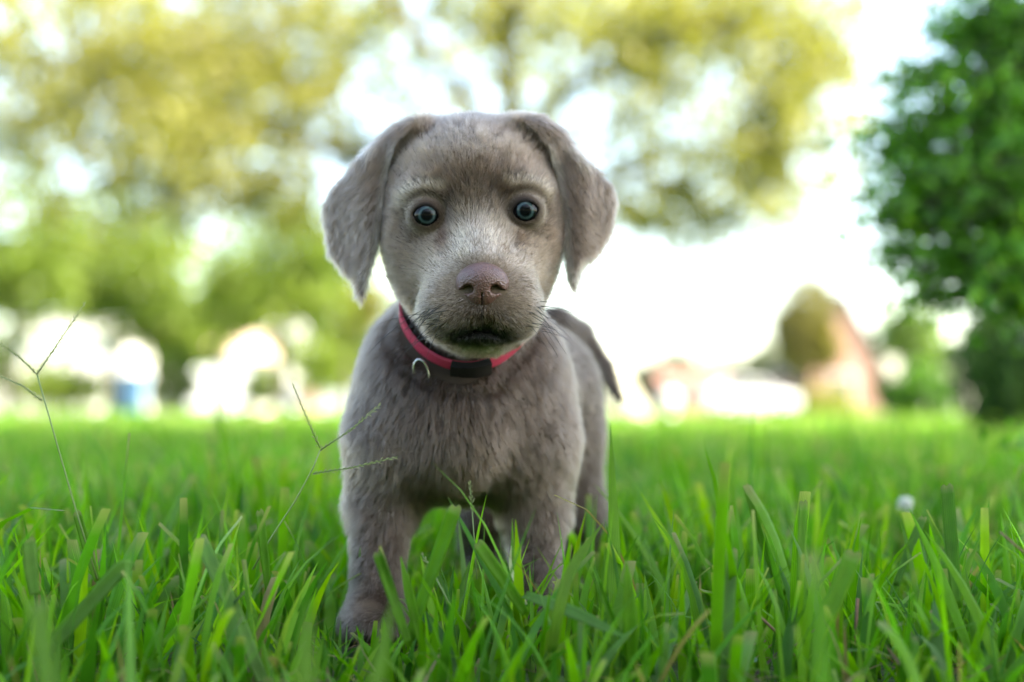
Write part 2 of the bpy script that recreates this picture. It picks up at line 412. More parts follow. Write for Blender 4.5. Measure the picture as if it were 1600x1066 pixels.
B(330, 260, 19, 170, 110, 1500, .48); B(480, 140, 20, 130, 110, 700, .55)
B(640, 30, 20, 150, 60, 800, .52); B(800, 10, 20, 170, 55, 900, .5); B(960, 40, 19, 150, 60, 900, .5); B(1110, 30, 18, 150, 65, 1100, .48)
B(1060, 110, 19, 90, 40, 300, .5); B(1240, 120, 18, 90, 80, 420, .5)
B(1230, 250, 18, 100, 60, 420, .45); B(1120, 310, 19, 130, 70, 520, .45); B(1010, 320, 19, 90, 50, 380, .5); B(1010, 220, 20, 70, 40, 150, .5)
B(560, 230, 20, 70, 60, 160, .5); B(440, 330, 20, 120, 70, 500, .5)
for c, r, n in (((-4.0, 19, 9.5), (5, 4, 2.4), 3000), ((3.0, 19, 9.5), (4.5, 4, 2.4), 2600), ((-9, 18, 8), (4, 4, 2.2), 2200), ((6, 19, 8.0), (4, 4, 2.0), 1800)):
    blobs.append((c, r, n, 0.40))
tree('oak_tree', 'big spreading olive leaved tree with crooked dark limbs, behind the puppy and its ears', 'tree', b0,
     ([P(800, 650, Y0), P(796, 560, Y0), P(804, 440, Y0), P(800, 320, Y0)], [.40, .30, .26, .24]), blobs, 0.17, OL0, OL1, limbs=lim, nscale=1.9, sig=.10, clump=8)

# the tree whose crown shades the puppy and the near lawn; it stands to the right, beside the photographer
SH = np.array([5.9, -2.3, 8.0])
tree('shade_tree', 'tall leafy tree beside the photographer, whose crown shades the puppy and near lawn', 'tree', (8.4, -4.2, 0),
     ([(8.4, -4.2, 0), (8.3, -4.1, 2), (8.0, -3.8, 4.5), (7.4, -3.2, 7), (7.0, -2.9, 9)], [.32, .26, .22, .16, .08]),
     [(SH + np.array([-.1, .3, .2]), (2.0, 2.0, 1.3), 16000, .02)] + [(SH + o, r, n, .25) for o, r, n in (((0, 0, 0), (4.4, 4.2, 1.9), 22000), ((-3.0, 3.0, -.3), (2.8, 2.8, 1.4), 3600), ((3, -3.4, .8), (3.6, 3.6, 2), 3500), ((2.5, 2.8, .6), (3.0, 3.0, 1.6), 3000), ((-3, -2.5, .5), (3.2, 3.2, 1.6), 3000))],
     .19, (0.05, 0.09, 0.018), (0.08, 0.13, 0.025), nscale=.6,
     limbs=[([(8.1, -3.9, 4.0), (6.5, -2.0, 6.2), (4.6, .2, 7.4)], [.15, .1, .04]), ([(8.0, -3.8, 4.6), (8.6, -1, 6.5), (9.2, 1.2, 8.4)], [.13, .09, .04])])
for lab, bx_, by_, r_, n_ in (('unseen tree added behind the photographer to the left, blocking sky light', -5.5, -9.0, 4.4, 5000), ('unseen tree added straight behind the photographer, blocking sky light', 0.5, -11.0, 4.6, 5000), ('unseen tree added behind the photographer to the right, blocking sky light', 6.5, -12.0, 4.6, 5000)):  # unseen trees, added to cut the sky light on the puppy's front
    tree('blocker_tree', lab, 'tree', (bx_, by_, 0), ([(bx_, by_, 0), (bx_ + .1, by_, 2), (bx_, by_, 4.5)], [.3, .24, .14]),
         [((bx_, by_, 4.6), (r_, r_ * .8, 3.4), n_, .2), ((bx_ - 1.5, by_ + .5, 2.6), (r_ * .6, r_ * .5, 1.6), n_ // 2, .2), ((bx_ + 1.5, by_, 2.8), (r_ * .6, r_ * .5, 1.6), n_ // 2, .2)],
         .26, (0.045, 0.08, 0.018), (0.07, 0.12, 0.025), 'unseen trees added behind the photographer', nscale=.6)
tree('hedge', 'unseen hedge added behind the photographer to block the bright gap under the trees', 'hedge', (0, -15, 0), None,  # unseen, added to close the bright gap mirrored in the eyes
     [((x_, -15, 1.2), (3.4, 1.2, 1.9), 2600, .05) for x_ in np.arange(-15, 19, 4.0)], .22, (0.045, 0.08, 0.018), (0.07, 0.12, 0.025), nscale=.6)
# trees and bushes at the left and behind
YG0, YG1 = (0.12, 0.175, 0.028), (0.20, 0.26, 0.045)
def shrub(label, px, py, d, rx, rz, n, c0, c1, size, name='round_tree', cat='tree', group='trees beyond the lawn', gap=.4, trunk=True):
    b = P(px, py, d); b[2] = 0.05
    tr = ([(b[0], b[1], 0), (b[0] + .05, b[1], P(px, py, d)[2])], [S(rx, d) * .09, S(rx, d) * .05]) if trunk else None
    bl = [(P(px, py, d), (S(rx, d), S(rx, d) * .8, S(rz, d)), n), (P(px - rx * .4, py + rz * .3, d), (S(rx, d) * .6, S(rx, d) * .6, S(rz, d) * .6), n // 3),
          (P(px + rx * .45, py + rz * .25, d), (S(rx, d) * .55, S(rx, d) * .6, S(rz, d) * .6), n // 3)]
    return tree(name, label, cat, (b[0], b[1], 0), tr, bl, size, c0, c1, group, gap=gap, nscale=1.6 * 20 / d, ns=1.0 * 20 / d, sig=.14)
shrub('yellow green tree left of the puppy, its crown level with the ear tip', 440, 420, 30, 120, 120, 3000, YG0, YG1, .22)
shrub('leafy tree at the left edge above the white carport', 20, 400, 28, 110, 130, 2600, YG0, YG1, .22)
shrub('green tree rising behind the white carport', 180, 400, 34, 130, 110, 3000, YG0, YG1, .25)
shrub('bright green tree between the carport and the van', 285, 500, 36, 90, 75, 2000, YG0, YG1, .25)
shrub('small olive tree close behind the lower tip of the puppy\'s hanging ear', 545, 440, 38, 80, 90, 1700, OL0, OL1, .25)
shrub('round green bush beside the silver car', 500, 560, 44, 60, 60, 1300, YG0, YG1, .22, 'round_bush', 'bush', 'low bushes beyond the lawn', trunk=False)
shrub('low bush under the carport roof', 90, 600, 34, 70, 34, 1300, YG0, YG1, .18, 'round_bush', 'bush', 'low bushes beyond the lawn', trunk=False)
shrub('dark green bush in front of the white van, nearer the lawn', 268, 590, 30, 42, 46, 900, (0.06, 0.10, 0.02), (0.11, 0.16, 0.03), .15, 'round_bush', 'bush', 'low bushes beyond the lawn', trunk=False)
shrub('low yellowish bush hiding the rear of the white van', 410, 600, 32, 34, 34, 700, YG0, YG1, .15, 'round_bush', 'bush', 'low bushes beyond the lawn', trunk=False)
shrub('tall thin branched tree in front of the white cottage', 345, 470, 30, 60, 60, 700, YG0, YG1, .18, gap=.5)
for k, (px, w, lab) in enumerate([(-60, 200, 'dark hedge-like tree far off at the left edge of the photo'), (230, 190, 'far tree behind the bright green tree'), (420, 180, 'far tree behind the white van'), (600, 150, 'far tree directly behind the puppy\'s shoulder')]):
    shrub(lab, px, 520, 105, w * .62, 100, 1700, (0.05, 0.085, 0.018), (0.09, 0.14, 0.03), .75, group='distant trees across the road')
for px, py, rx, rz, lab in [(985, 582, 50, 22, 'low dark tree in the far row, just right of the tail'), (1060, 575, 50, 26, 'low dark tree in the far row above the terracotta house'),
                   (1140, 585, 55, 22, 'low dark tree in the far row behind the white car'), (1205, 570, 50, 34, 'low dark tree in the far row beside the brick gable')]:
    shrub(lab, px, py + 15, 140, rx, rz + 14, 1100, (0.035, 0.055, 0.022), (0.06, 0.08, 0.035), .8, group='distant trees across the road')
shrub('olive brown tree standing against the left side of the brick gable', 1262, 510, 52, 52, 80, 2200, (0.12, 0.105, 0.03), (0.17, 0.15, 0.045), .3)
shrub('pale green shrub between the brick gable and the dark hedge', 1418, 560, 20, 56, 90, 1900, (0.08, 0.14, 0.03), (0.13, 0.21, 0.05), .13, 'tall_shrub', 'shrub', trunk=False)
shrub('fresh green low shrub in front of the pale green shrub', 1440, 610, 16, 45, 45, 1000, (0.06, 0.16, 0.02), (0.10, 0.22, 0.03), .10, 'tall_shrub', 'shrub', trunk=False)
shrub('yellowish low bush at the foot of the brick gable', 1300, 632, 48, 44, 30, 900, (0.14, 0.16, 0.03), (0.22, 0.22, 0.05), .2, 'round_bush', 'bush', 'low bushes beyond the lawn', trunk=False)
# dark shrub near the right edge
HG0, HG1 = (0.035, 0.085, 0.018), (0.06, 0.13, 0.028)
tree('dark_shrub', 'dark green dense shrub under the overhanging tree at the right edge', 'shrub', (P(1560, 645, 5)[0], 5, HT(1.7, 5)), None,
     [(P(1560, 580, 5.0), (S(75, 5), .22, S(95, 5)), 4200), (P(1640, 560, 5.1), (S(90, 5), .25, S(110, 5)), 3000)], .035, HG0, HG1, gap=.2, nscale=7, ns=5, sig=.10, ar=.6)

# the near small-leaved tree whose branches hang in from the right
NT = empty('small_leaved_tree', (1.28, 2.15, 0.0)); tag(NT, 'dark green small leaved tree hanging into the picture from the right', 'tree')
MB().tube([(1.28, 2.15, -.02), (1.25, 2.15, .3), (1.29, 2.15, .6), (1.24, 2.17, 1.0)], [.05, .042, .036, .02], 10).build('trunk', bark, NT)
nb = []
def NB(px, py, d, rx, rz, n): d *= .86; nb.append((P(px + 28, py, d), (S(rx, d), S(max(rx, rz), d) * .9, S(rz, d)), n))
NB(1570, 60, 2.4, 110, 90, 1500); NB(1540, 190, 2.35, 120, 90, 1700); NB(1550, 320, 2.3, 130, 100, 2100); NB(1460, 290, 2.3, 75, 70, 600)
NB(1500, 430, 2.3, 85, 50, 900); NB(1385, 200, 2.35, 50, 20, 140); NB(1345, 245, 2.35, 35, 15, 90); NB(1370, 330, 2.3, 45, 18, 140); NB(1385, 395, 2.3, 45, 25, 170); NB(1400, 130, 2.4, 50, 22, 130); NB(1430, 470, 2.3, 50, 20, 90); NB(1460, 30, 2.4, 40, 30, 110); NB(1590, 690, 1.75, 40, 25, 60); NB(1590, 430, 2.2, 80, 60, 1400); NB(1420, 180, 2.4, 40, 50, 200); NB(1400, 250, 2.35, 50, 50, 260)
NB(1400, 340, 2.3, 45, 45, 230); NB(1440, 110, 2.45, 40, 40, 130); NB(1680, 200, 2.5, 170, 230, 4500); NB(1660, 430, 2.4, 110, 80, 1500)
NB(1360, 290, 2.35, 30, 40, 50); NB(1500, 50, 2.4, 40, 40, 180)
tw = MB(); PP = []; CC = []
for bi, (c, r, n) in enumerate(nb):
    root = np.array([1.25, 2.15, c[2] - 0.02 + 0.1 * rng.random()])
    mid = (root + c) / 2 + rng.normal(0, .03, 3); MB().tube([root, mid, c], [.012, .008, .004], 6).build('branch', bark, NT)
    m = n // 9
    q = nrm(rng.standard_normal((m, 3))) * (rng.random((m, 1)) ** .4) * r + c
    for s in q:                                    # each sprig: a twig with leaves along it
        dr = nrm((s - mid) + rng.normal(0, .12, 3) + np.array([0, 0, -.03])); ln = rng.uniform(.06, .13)
        k = rng.integers(7, 12); tt = rng.uniform(-.2, 1, k)[:, None]
        PP.append(s + dr * ln * (tt - .4) + rng.normal(0, .011, (k, 3)))
        young = rng.random() < (0.16 if s[2] < 0.50 else 0.07)
        CC.append(np.tile((0.22, 0.44, 0.035) if young else ((0.070, 0.200, 0.022) if rng.random() < .5 else (0.130, 0.310, 0.034)), (k, 1)))
        if rng.random() < .6: tw.tube([s - dr * ln * .6, s + dr * ln * .6], [.0013, .0007], 4, cap=False)
tw.build('twigs', bark, NT)['kind'] = 'stuff'
PP = np.concatenate(PP); CC = np.concatenate(CC) * rng.uniform(.75, 1.3, (len(PP), 1))
V, F, C = leaves(PP, .0215, CC, ar=.55)
leaf_near = leaf_mat('small_leaf', trans=0.45, rough=0.34, spec=0.35)
link('crown', mesh_np('crown', V, F, smooth=False, cols={'col': C}), leaf_near, NT)
if 'dbg' in DEV: print('near leaves', len(PP))
V, F, C = leaves(np.array([P(1578, 216, 1.9), P(1560, 228, 1.9), P(1596, 205, 1.9), P(1590, 232, 1.92)]), .040, np.tile((0.10, 0.28, 0.03), (4, 1)), ar=.6)
link('young_leaves', mesh_np('young_leaves', V, F, smooth=False, cols={'col': C}), leaf_near, NT)

# ================================================================== HOUSES, VEHICLES ACROSS THE LAWN
white = simple_mat('white_paint', (0.70, 0.69, 0.66), 0.5, 0.04, 2)
cream = simple_mat('cream_paint', (0.72, 0.66, 0.52), 0.5, 0.05, 2)
peach = simple_mat('peach_paint', (0.75, 0.55, 0.42), 0.6, 0.06, 2)
greyr = simple_mat('grey_shingle', (0.36, 0.36, 0.37), 0.8, 0.15, 3)
brownr = simple_mat('brown_shingle', (0.10, 0.07, 0.06), 0.85, 0.25, 3)
terra = simple_mat('terracotta', (0.26, 0.13, 0.10), 0.8, 0.15, 2)
glass = simple_mat('window_glass', (0.03, 0.035, 0.04), 0.06, 0.05, 1, spec=0.8)
rubber = simple_mat('rubber', (0.02, 0.02, 0.02), 0.8, 0.1, 30)
chrome = simple_mat('mirror_metal', (0.85, 0.85, 0.86), 0.05, 0.02, 2, metallic=1)
blue = simple_mat('blue_plastic', (0.16, 0.36, 0.62), 0.45, 0.06, 4)
brick, t_, out_ = new_mat('salmon_brick')
b_ = N(t_, 'ShaderNodeBsdfPrincipled'); b_.inputs['Roughness'].default_value = .85
bt = N(t_, 'ShaderNodeTexBrick'); tc_ = N(t_, 'ShaderNodeTexCoord'); mp = N(t_, 'ShaderNodeMapping'); mp.inputs['Rotation'].default_value = (math.pi/2, 0, 0)
t_.links.new(tc_.outputs['Object'], mp.inputs[0]); t_.links.new(mp.outputs[0], bt.inputs['Vector'])
bt.inputs['Color1'].default_value = (0.30, 0.15, 0.12, 1); bt.inputs['Color2'].default_value = (0.24, 0.12, 0.10, 1); bt.inputs['Mortar'].default_value = (0.34, 0.24, 0.20, 1)
bt.inputs['Scale'].default_value = 4; t_.links.new(bt.outputs[0], b_.inputs['Base Color']); t_.links.new(b_.outputs[0], out_.inputs[0])

def house(label, px0, px1, py_eave, py_ridge, d, depth, wallm, roofm, ridge_along='x', name='house', pxr=None, wins=2, door=True):
    x0, x1 = P(px0, 600, d)[0], P(px1, 600, d)[0]; ze, zr = P(800, py_eave, d)[2], P(800, py_ridge, d)[2]; cx = (x0 + x1) / 2
    t = empty(name, (cx, d + depth / 2, 0)); tag(t, label, 'house')
    if ridge_along == 'x':
        MB().box((cx, d + depth/2, ze/2), (x1 - x0, depth, ze)).build('wall', wallm, t, smooth=False)
        o = .4; MB().prism([(d - o, ze), (d + depth + o, ze), (d + depth/2, zr)], 0, x0 - o, x1 + o).build('roof', roofm, t, smooth=False)
    else:
        xr = P(pxr, 600, d)[0] if pxr else cx
        MB().prism([(x0, 0), (x1, 0), (x1, ze), (xr, zr), (x0, ze)], 1, d, d + depth).build('wall', wallm, t, smooth=False)
        for xa, sg in ((x0, -1), (x1, 1)):
            ov = .25 * sg; k = (zr - ze) / (xr - xa); 
            MB().prism([(xr, zr + .02), (xa + ov, ze + .02 - abs(k) * .25), (xa + ov, ze + .17 - abs(k) * .25), (xr, zr + .17)], 1, d - .2, d + depth + .2).build('roof', roofm, t, smooth=False)
    W = x1 - x0
    for k in range(wins):
        wx = x0 + W * (k + .7) / (wins + .6); f = MB().box((wx, d - .03, ze * .55), (1.0, .08, 1.2)).build('window', white, t, smooth=False)
        MB().box((wx, d - .08, ze * .55), (.84, .03, 1.04)).build('pane', glass, f, smooth=False)
    if door: MB().box((x0 + W * .9, d - .03, 1.0), (.9, .06, 2.0)).build('door', roofm, t, smooth=False)
    return t
house('brick house end with steep pointed salmon gable and dark roof, right of the white car', 1268, 1380, 572, 462, 60, 9, brick, brownr, 'y', 'brick_house', pxr=1322, wins=1, door=False)
house('low terracotta brick house far beyond the tail, between dark trees', 1040, 1135, 600, 580, 110, 8, terra, terra, 'x', 'brick_house', wins=2)
house('white house with pale grey roof seen between trees left of the puppy', 372, 478, 560, 470, 88, 8, white, greyr, 'y', 'white_house', wins=2)
house('small white cottage with peach roof right behind the white van', 330, 402, 560, 520, 80, 5, white, peach, 'x', 'white_house', wins=1)
# carport
x0, x1, xw = P(30, 520, 40)[0], P(198, 520, 40)[0], P(120, 520, 40)[0]; zt, zb = P(0, 498, 40)[2], P(0, 528, 40)[2]
cp = empty('carport', ((x0 + x1)/2, 41, 0)); tag(cp, 'white flat roofed carport with solid end wall, at the far left', 'carport')
MB().box(((x0 + x1)/2, 41.5, (zt + zb)/2), (x1 - x0, 3.4, zt - zb)).build('roof', white, cp, smooth=False)
MB().box(((xw + x1)/2, 41.5, (zb)/2), (x1 - xw - .1, 3.0, zb)).build('wall', white, cp, smooth=False)
for yy in (40.1, 42.9): MB().box((x0 + .15, yy, zb/2), (.12, .12, zb)).build('post', white, cp, smooth=False)
# blue bin
bx = P(207, 600, 38)[0]; bb = empty('wheelie_bin', (bx, 38, 0)); tag(bb, 'light blue bin standing by the white carport wall', 'bin')
MB().prism([(bx - .26, .08), (bx + .26, .08), (bx + .32, 1.15), (bx - .32, 1.15)], 1, 37.7, 38.3).build('body', blue, bb, smooth=False, bevel=.03)
MB().box((bx, 38, 1.19), (.68, .68, .08)).build('lid', blue, bb, smooth=False, bevel=.03)
for sx in (-.24, .24): MB().prism([(38.22 + .1*math.cos(a), .1 + .1*math.sin(a)) for a in np.linspace(0, 2*math.pi, 12, endpoint=False)], 0, bx + sx - .03, bx + sx + .03).build('wheel', rubber, bb)

def vehicle(label, cat, name, cx, y, L, prof, glassprof, wid, paint, wheels=(-.31, .31), r=.33, face=1, group=None):
    t = empty(name, (cx, y, 0.1)); tag(t, label, cat, group); z0 = 0.1
    q = [(cx + face * u * L, z0 + v) for u, v in prof]
    MB().prism(q, 1, y - wid/2, y + wid/2).build('body', paint, t, smooth=False, bevel=.07)
    for gp in glassprof:
        g = [(cx + face * u * L, z0 + v) for u, v in gp]
        for yy in (y - wid/2 - .012, y + wid/2 + .004): MB().prism(g, 1, yy, yy + .008).build('window', glass, t, smooth=False)
    for u in wheels:
        for yy in (y - wid/2 - .01, y + wid/2 - .19):
            c = cx + face * u * L
            w = MB().prism([(c + r*math.cos(a), z0 + r*math.sin(a)) for a in np.linspace(0, 2*math.pi, 24, endpoint=False)], 1, yy, yy + .2)
            wo2 = w.build('wheel', rubber, t); MB().prism([(c + .2*math.cos(a), z0 + .2*math.sin(a)) for a in np.linspace(0, 2*math.pi, 16, endpoint=False)], 1, yy - .012, yy + .1).build('rim', chrome, wo2)
            wo2.location.z = r - .02 - .0
    for sx in (.485, -.485):
        for yy in (y - wid/2 + .2, y + wid/2 - .2): MB().box((cx + face*sx*L, yy, z0 + .72), (.08, .28, .14)).build('headlight' if sx > 0 else 'tail_light', chrome if sx > 0 else terra, t, smooth=False)
    return t
CARP = [(-.49, .28), (.49, .28), (.5, .62), (.46, .80), (.28, .92), (.10, 1.42), (-.04, 1.48), (-.26, 1.44), (-.40, 1.02), (-.49, .92)]
CARG = [[(.245, .95), (.095, 1.36), (.02, 1.39), (.02, .95)], [(-.01, .95), (-.01, 1.40), (-.24, 1.37), (-.345, 1.0)]]
VANP = [(-.49, .30), (.49, .30), (.5, .85), (.40, 1.15), (.26, 1.95), (.2, 2.1), (-.47, 2.12), (-.5, 2.0)]
VANG = [[(.36, 1.2), (.245, 1.85), (.12, 1.85), (.12, 1.2)]]
wpaint = simple_mat('white_car_paint', (0.66, 0.67, 0.69), 0.25, 0.02, 2, coat=1.0)
spaint = simple_mat('silver_car_paint', (0.55, 0.56, 0.58), 0.25, 0.03, 2, coat=1.0, metallic=.4)
vehicle('white car parked beyond the lawn, between the tail and the brick gable', 'car', 'parked_car', P(1176, 620, 60)[0], 60.5, 3.85, CARP, CARG, 1.75, wpaint, group='vehicles parked across the lawn')
vehicle('white van parked under the trees left of the puppy', 'van', 'parked_van', P(328, 600, 66)[0], 66.5, 4.9, VANP, VANG, 1.9, wpaint, face=-1, group='vehicles parked across the lawn')
vehicle('silver grey car parked just left of the puppy\'s shoulder', 'car', 'parked_car', P(505, 600, 64)[0], 65, 4.3, CARP, CARG, 1.75, spaint, face=-1, group='vehicles parked across the lawn')
# orange barrel by the silver car, slide, made-up ball for a highlight
ob = P(482, 590, 58); MB().tube([(ob[0], 58, 0.05), (ob[0], 58, .3), (ob[0], 58, .9), (ob[0], 58, 1.35), (ob[0], 58, 1.4)], [.32, .34, .36, .32, .26], 16).build('barrel', terra)
tag(D.objects['barrel'], 'orange barrel standing in front of the silver grey car', 'barrel')
sl = empty('slide', tuple(P(975, 640, 15))); tag(sl, 'cream slide sloping down to the lawn just right of the tail tip', 'slide')
a, b = P(940, 545, 15), P(1008, 668, 15); dirv = nrm(b - a); nn_ = np.array([dirv[2], 0, -dirv[0]])
for yy, w_, h_ in ((15, .5, .04), (14.75, .04, .16), (15.25, .04, .16)):
    q = [a + nn_*h_/2, b + nn_*h_/2, b - nn_*h_/2, a - nn_*h_/2]
    MB().prism([(v[0], v[2]) for v in q], 1, yy - w_/2, yy + w_/2).build('chute' if w_ > .1 else 'side_rail', cream, sl, smooth=False, bevel=.01)
for yy in (14.8, 15.2): MB().tube([(a[0] - .03, yy, .05), (a[0] - .01, yy, a[2])], .025, 8).build('leg', cream, sl)
gb = P(1048, 625, 24); gt = empty('highlight_ball', (gb[0], 24, .08)); tag(gt, 'white ball added for a bright blurred highlight, left of the white car', 'highlight ball')  # made-up ball in place of a bright out-of-focus highlight
MB().ball(gb, .15, 24, 16).build('ball', wpaint, gt); MB().tube([(gb[0], 24, .04), (gb[0], 24, gb[2] - .14)], [.09, .05], 10).build('highlight_stand', white, gt)  # ball and its stand are made up, in place of the highlight

# ================================================================== THE PUPPY
def smin(a, b, k):
    h = np.maximum(k - np.abs(a - b), 0) / k
    return np.minimum(a, b) - h * h * k * 0.25
def smax(a, b, k): return -smin(-a, -b, k)
def sd_ell(X, Y, Z, c, r, rot=None):
    x, y, z = X - c[0], Y - c[1], Z - c[2]
    if rot is not None:
        R = np.asarray(rot, np.float32)
        x, y, z = R[0, 0]*x + R[1, 0]*y + R[2, 0]*z, R[0, 1]*x + R[1, 1]*y + R[2, 1]*z, R[0, 2]*x + R[1, 2]*y + R[2, 2]*z
    k0 = np.sqrt((x/r[0])**2 + (y/r[1])**2 + (z/r[2])**2)
    k1 = np.sqrt((x/r[0]**2)**2 + (y/r[1]**2)**2 + (z/r[2]**2)**2)
    return k0 * (k0 - 1) / (k1 + 1e-6)
def sd_cap(X, Y, Z, a, b, ra, rb):
    a = np.asarray(a); d = np.asarray(b) - a; L = float(d @ d)
    h = np.clip(((X - a[0])*d[0] + (Y - a[1])*d[1] + (Z - a[2])*d[2]) / L, 0, 1)
    return np.sqrt((X - a[0] - h*d[0])**2 + (Y - a[1] - h*d[1])**2 + (Z - a[2] - h*d[2])**2) - (ra + (rb - ra)*h)
def poly_sdf2(x, z, poly):
    """signed distance to a closed 2-D polygon on arrays x, z"""
    n = len(poly); d = np.full(x.shape, 1e9, np.float32); s = np.ones(x.shape, np.float32)
    for i in range(n):
        a = poly[i]; b = poly[i - 1]; ex, ez = b[0]-a[0], b[1]-a[1]
        wx, wz = x - a[0], z - a[1]
        t = np.clip((wx*ex + wz*ez) / (ex*ex + ez*ez + 1e-12), 0, 1)
        d = np.minimum(d, (wx - ex*t)**2 + (wz - ez*t)**2)
        c1 = z >= a[1]; c2 = z < b[1]; c3 = ex*wz > ez*wx
        flip = (c1 & c2 & c3) | (~c1 & ~c2 & ~c3)
        s = np.where(flip, -s, s)
    return s * np.sqrt(d)
def surface_nets(F, xs, ys, zs):
    S = F < 0
    nx, ny, nz = F.shape
    c = np.zeros((nx-1, ny-1, nz-1), np.uint8)
    for dx in (0, 1):
        for dy in (0, 1):
            for dz in (0, 1):
                c += S[dx:nx-1+dx, dy:ny-1+dy, dz:nz-1+dz]
    act = (c > 0) & (c < 8)
    I, J, K = np.nonzero(act)
    idx = np.full(act.shape, -1, np.int32); idx[I, J, K] = np.arange(len(I))
    acc = np.zeros((len(I), 3)); cnt = np.zeros(len(I))
    corners = [(a, b, d) for a in (0, 1) for b in (0, 1) for d in (0, 1)]
    for p in corners:
        for ax in range(3):
            if p[ax] == 1: continue
            q = list(p); q[ax] = 1
            fa = F[I+p[0], J+p[1], K+p[2]]; fb = F[I+q[0], J+q[1], K+q[2]]
            m = (fa < 0) != (fb < 0)
            t = np.where(m, fa / (fa - fb + 1e-20), 0)
            pa = np.stack([xs[I+p[0]], ys[J+p[1]], zs[K+p[2]]], 1); pb = np.stack([xs[I+q[0]], ys[J+q[1]], zs[K+q[2]]], 1)
            acc += np.where(m[:, None], pa + (pb - pa) * t[:, None], 0); cnt += m
    V = acc / cnt[:, None]
    quads = []
    for ax in range(3):
        sl0 = [slice(None)]*3; sl1 = [slice(None)]*3
        sl0[ax] = slice(0, -1); sl1[ax] = slice(1, None)
        o1, o2 = [a for a in range(3) if a != ax]
        sl0[o1] = sl1[o1] = slice(1, -1); sl0[o2] = sl1[o2] = slice(1, -1)
        A, B = S[tuple(sl0)], S[tuple(sl1)]
        for sign in (0, 1):
            m = (A & ~B) if sign == 0 else (~A & B)
            g = list(np.nonzero(m)); g[o1] = g[o1] + 1; g[o2] = g[o2] + 1
            def at(a, b):
                h = [g[0].copy(), g[1].copy(), g[2].copy()]; h[o1] -= a; h[o2] -= b
                return idx[h[0], h[1], h[2]]
            q = np.stack([at(1, 1), at(0, 1), at(0, 0), at(1, 0)], 1)
            flip = (sign == 0) ^ (ax == 1)
            quads.append(q if flip else q[:, ::-1])
    return V, np.concatenate(quads)
def relax(V, Q, it=1, f=0.5):
    for _ in range(it):
        S_ = np.zeros_like(V); C_ = np.zeros(len(V))
        for a, b in ((0, 1), (1, 2), (2, 3), (3, 0)):
            np.add.at(S_, Q[:, a], V[Q[:, b]]); np.add.at(S_, Q[:, b], V[Q[:, a]])
            np.add.at(C_, Q[:, a], 1); np.add.at(C_, Q[:, b], 1)
        V = V + f * (S_ / np.maximum(C_, 1)[:, None] - V)
    return V
def vert_normals(V, Q):
    fn = np.cross(V[Q[:, 2]] - V[Q[:, 0]], V[Q[:, 3]] - V[Q[:, 1]])
    n = np.zeros_like(V)
    for k in range(4): np.add.at(n, Q[:, k], fn)
    return nrm(n)
def axis(segs):
    out = [segs[0][0]]
    for a, b, h in segs:
        n = max(1, int(round((b - a) / h))); out += list(np.linspace(a, b, n + 1)[1:])
    return np.array(out, np.float32)
def rotm(rx=0, ry=0, rz=0):
    return np.array((Matrix.Rotation(rz, 3, 'Z') @ Matrix.Rotation(ry, 3, 'Y') @ Matrix.Rotation(rx, 3, 'X')))

# key points, at their real depth in front of the camera (metres)
EYE_L = P(667, 337, 0.9215); EYE_R = P(821, 330, 0.9235); EYE_RAD = 0.0112
NOSE = P(753, 443, 0.874)
MOUTH = P(751, 515, 0.886)
NECKC = P(726, 520, 0.985)
def ear_poly(pts): return [tuple(P(a, b, 0.962)[[0, 2]]) for a, b in pts]
EAR_L = ear_poly([(662,192),(640,194),(618,203),(596,217),(563,245),(540,268),(512,292),(499,317),(503,358),(510,391),(528,417),(550,436),
                  (556,456),(564,492),(575,456),(582,430),(597,391),(601,358),(609,305),(617,255),(634,220),(655,205)])
EAR_R = ear_poly([(805,196),(823,190),(845,188),(877,206),(908,242),(935,266),(960,287),(967,313),(961,350),(940,391),(912,420),
                  (903,446),(895,482),(885,438),(878,391),(874,346),(867,305),(861,263),(850,234),(828,208)])

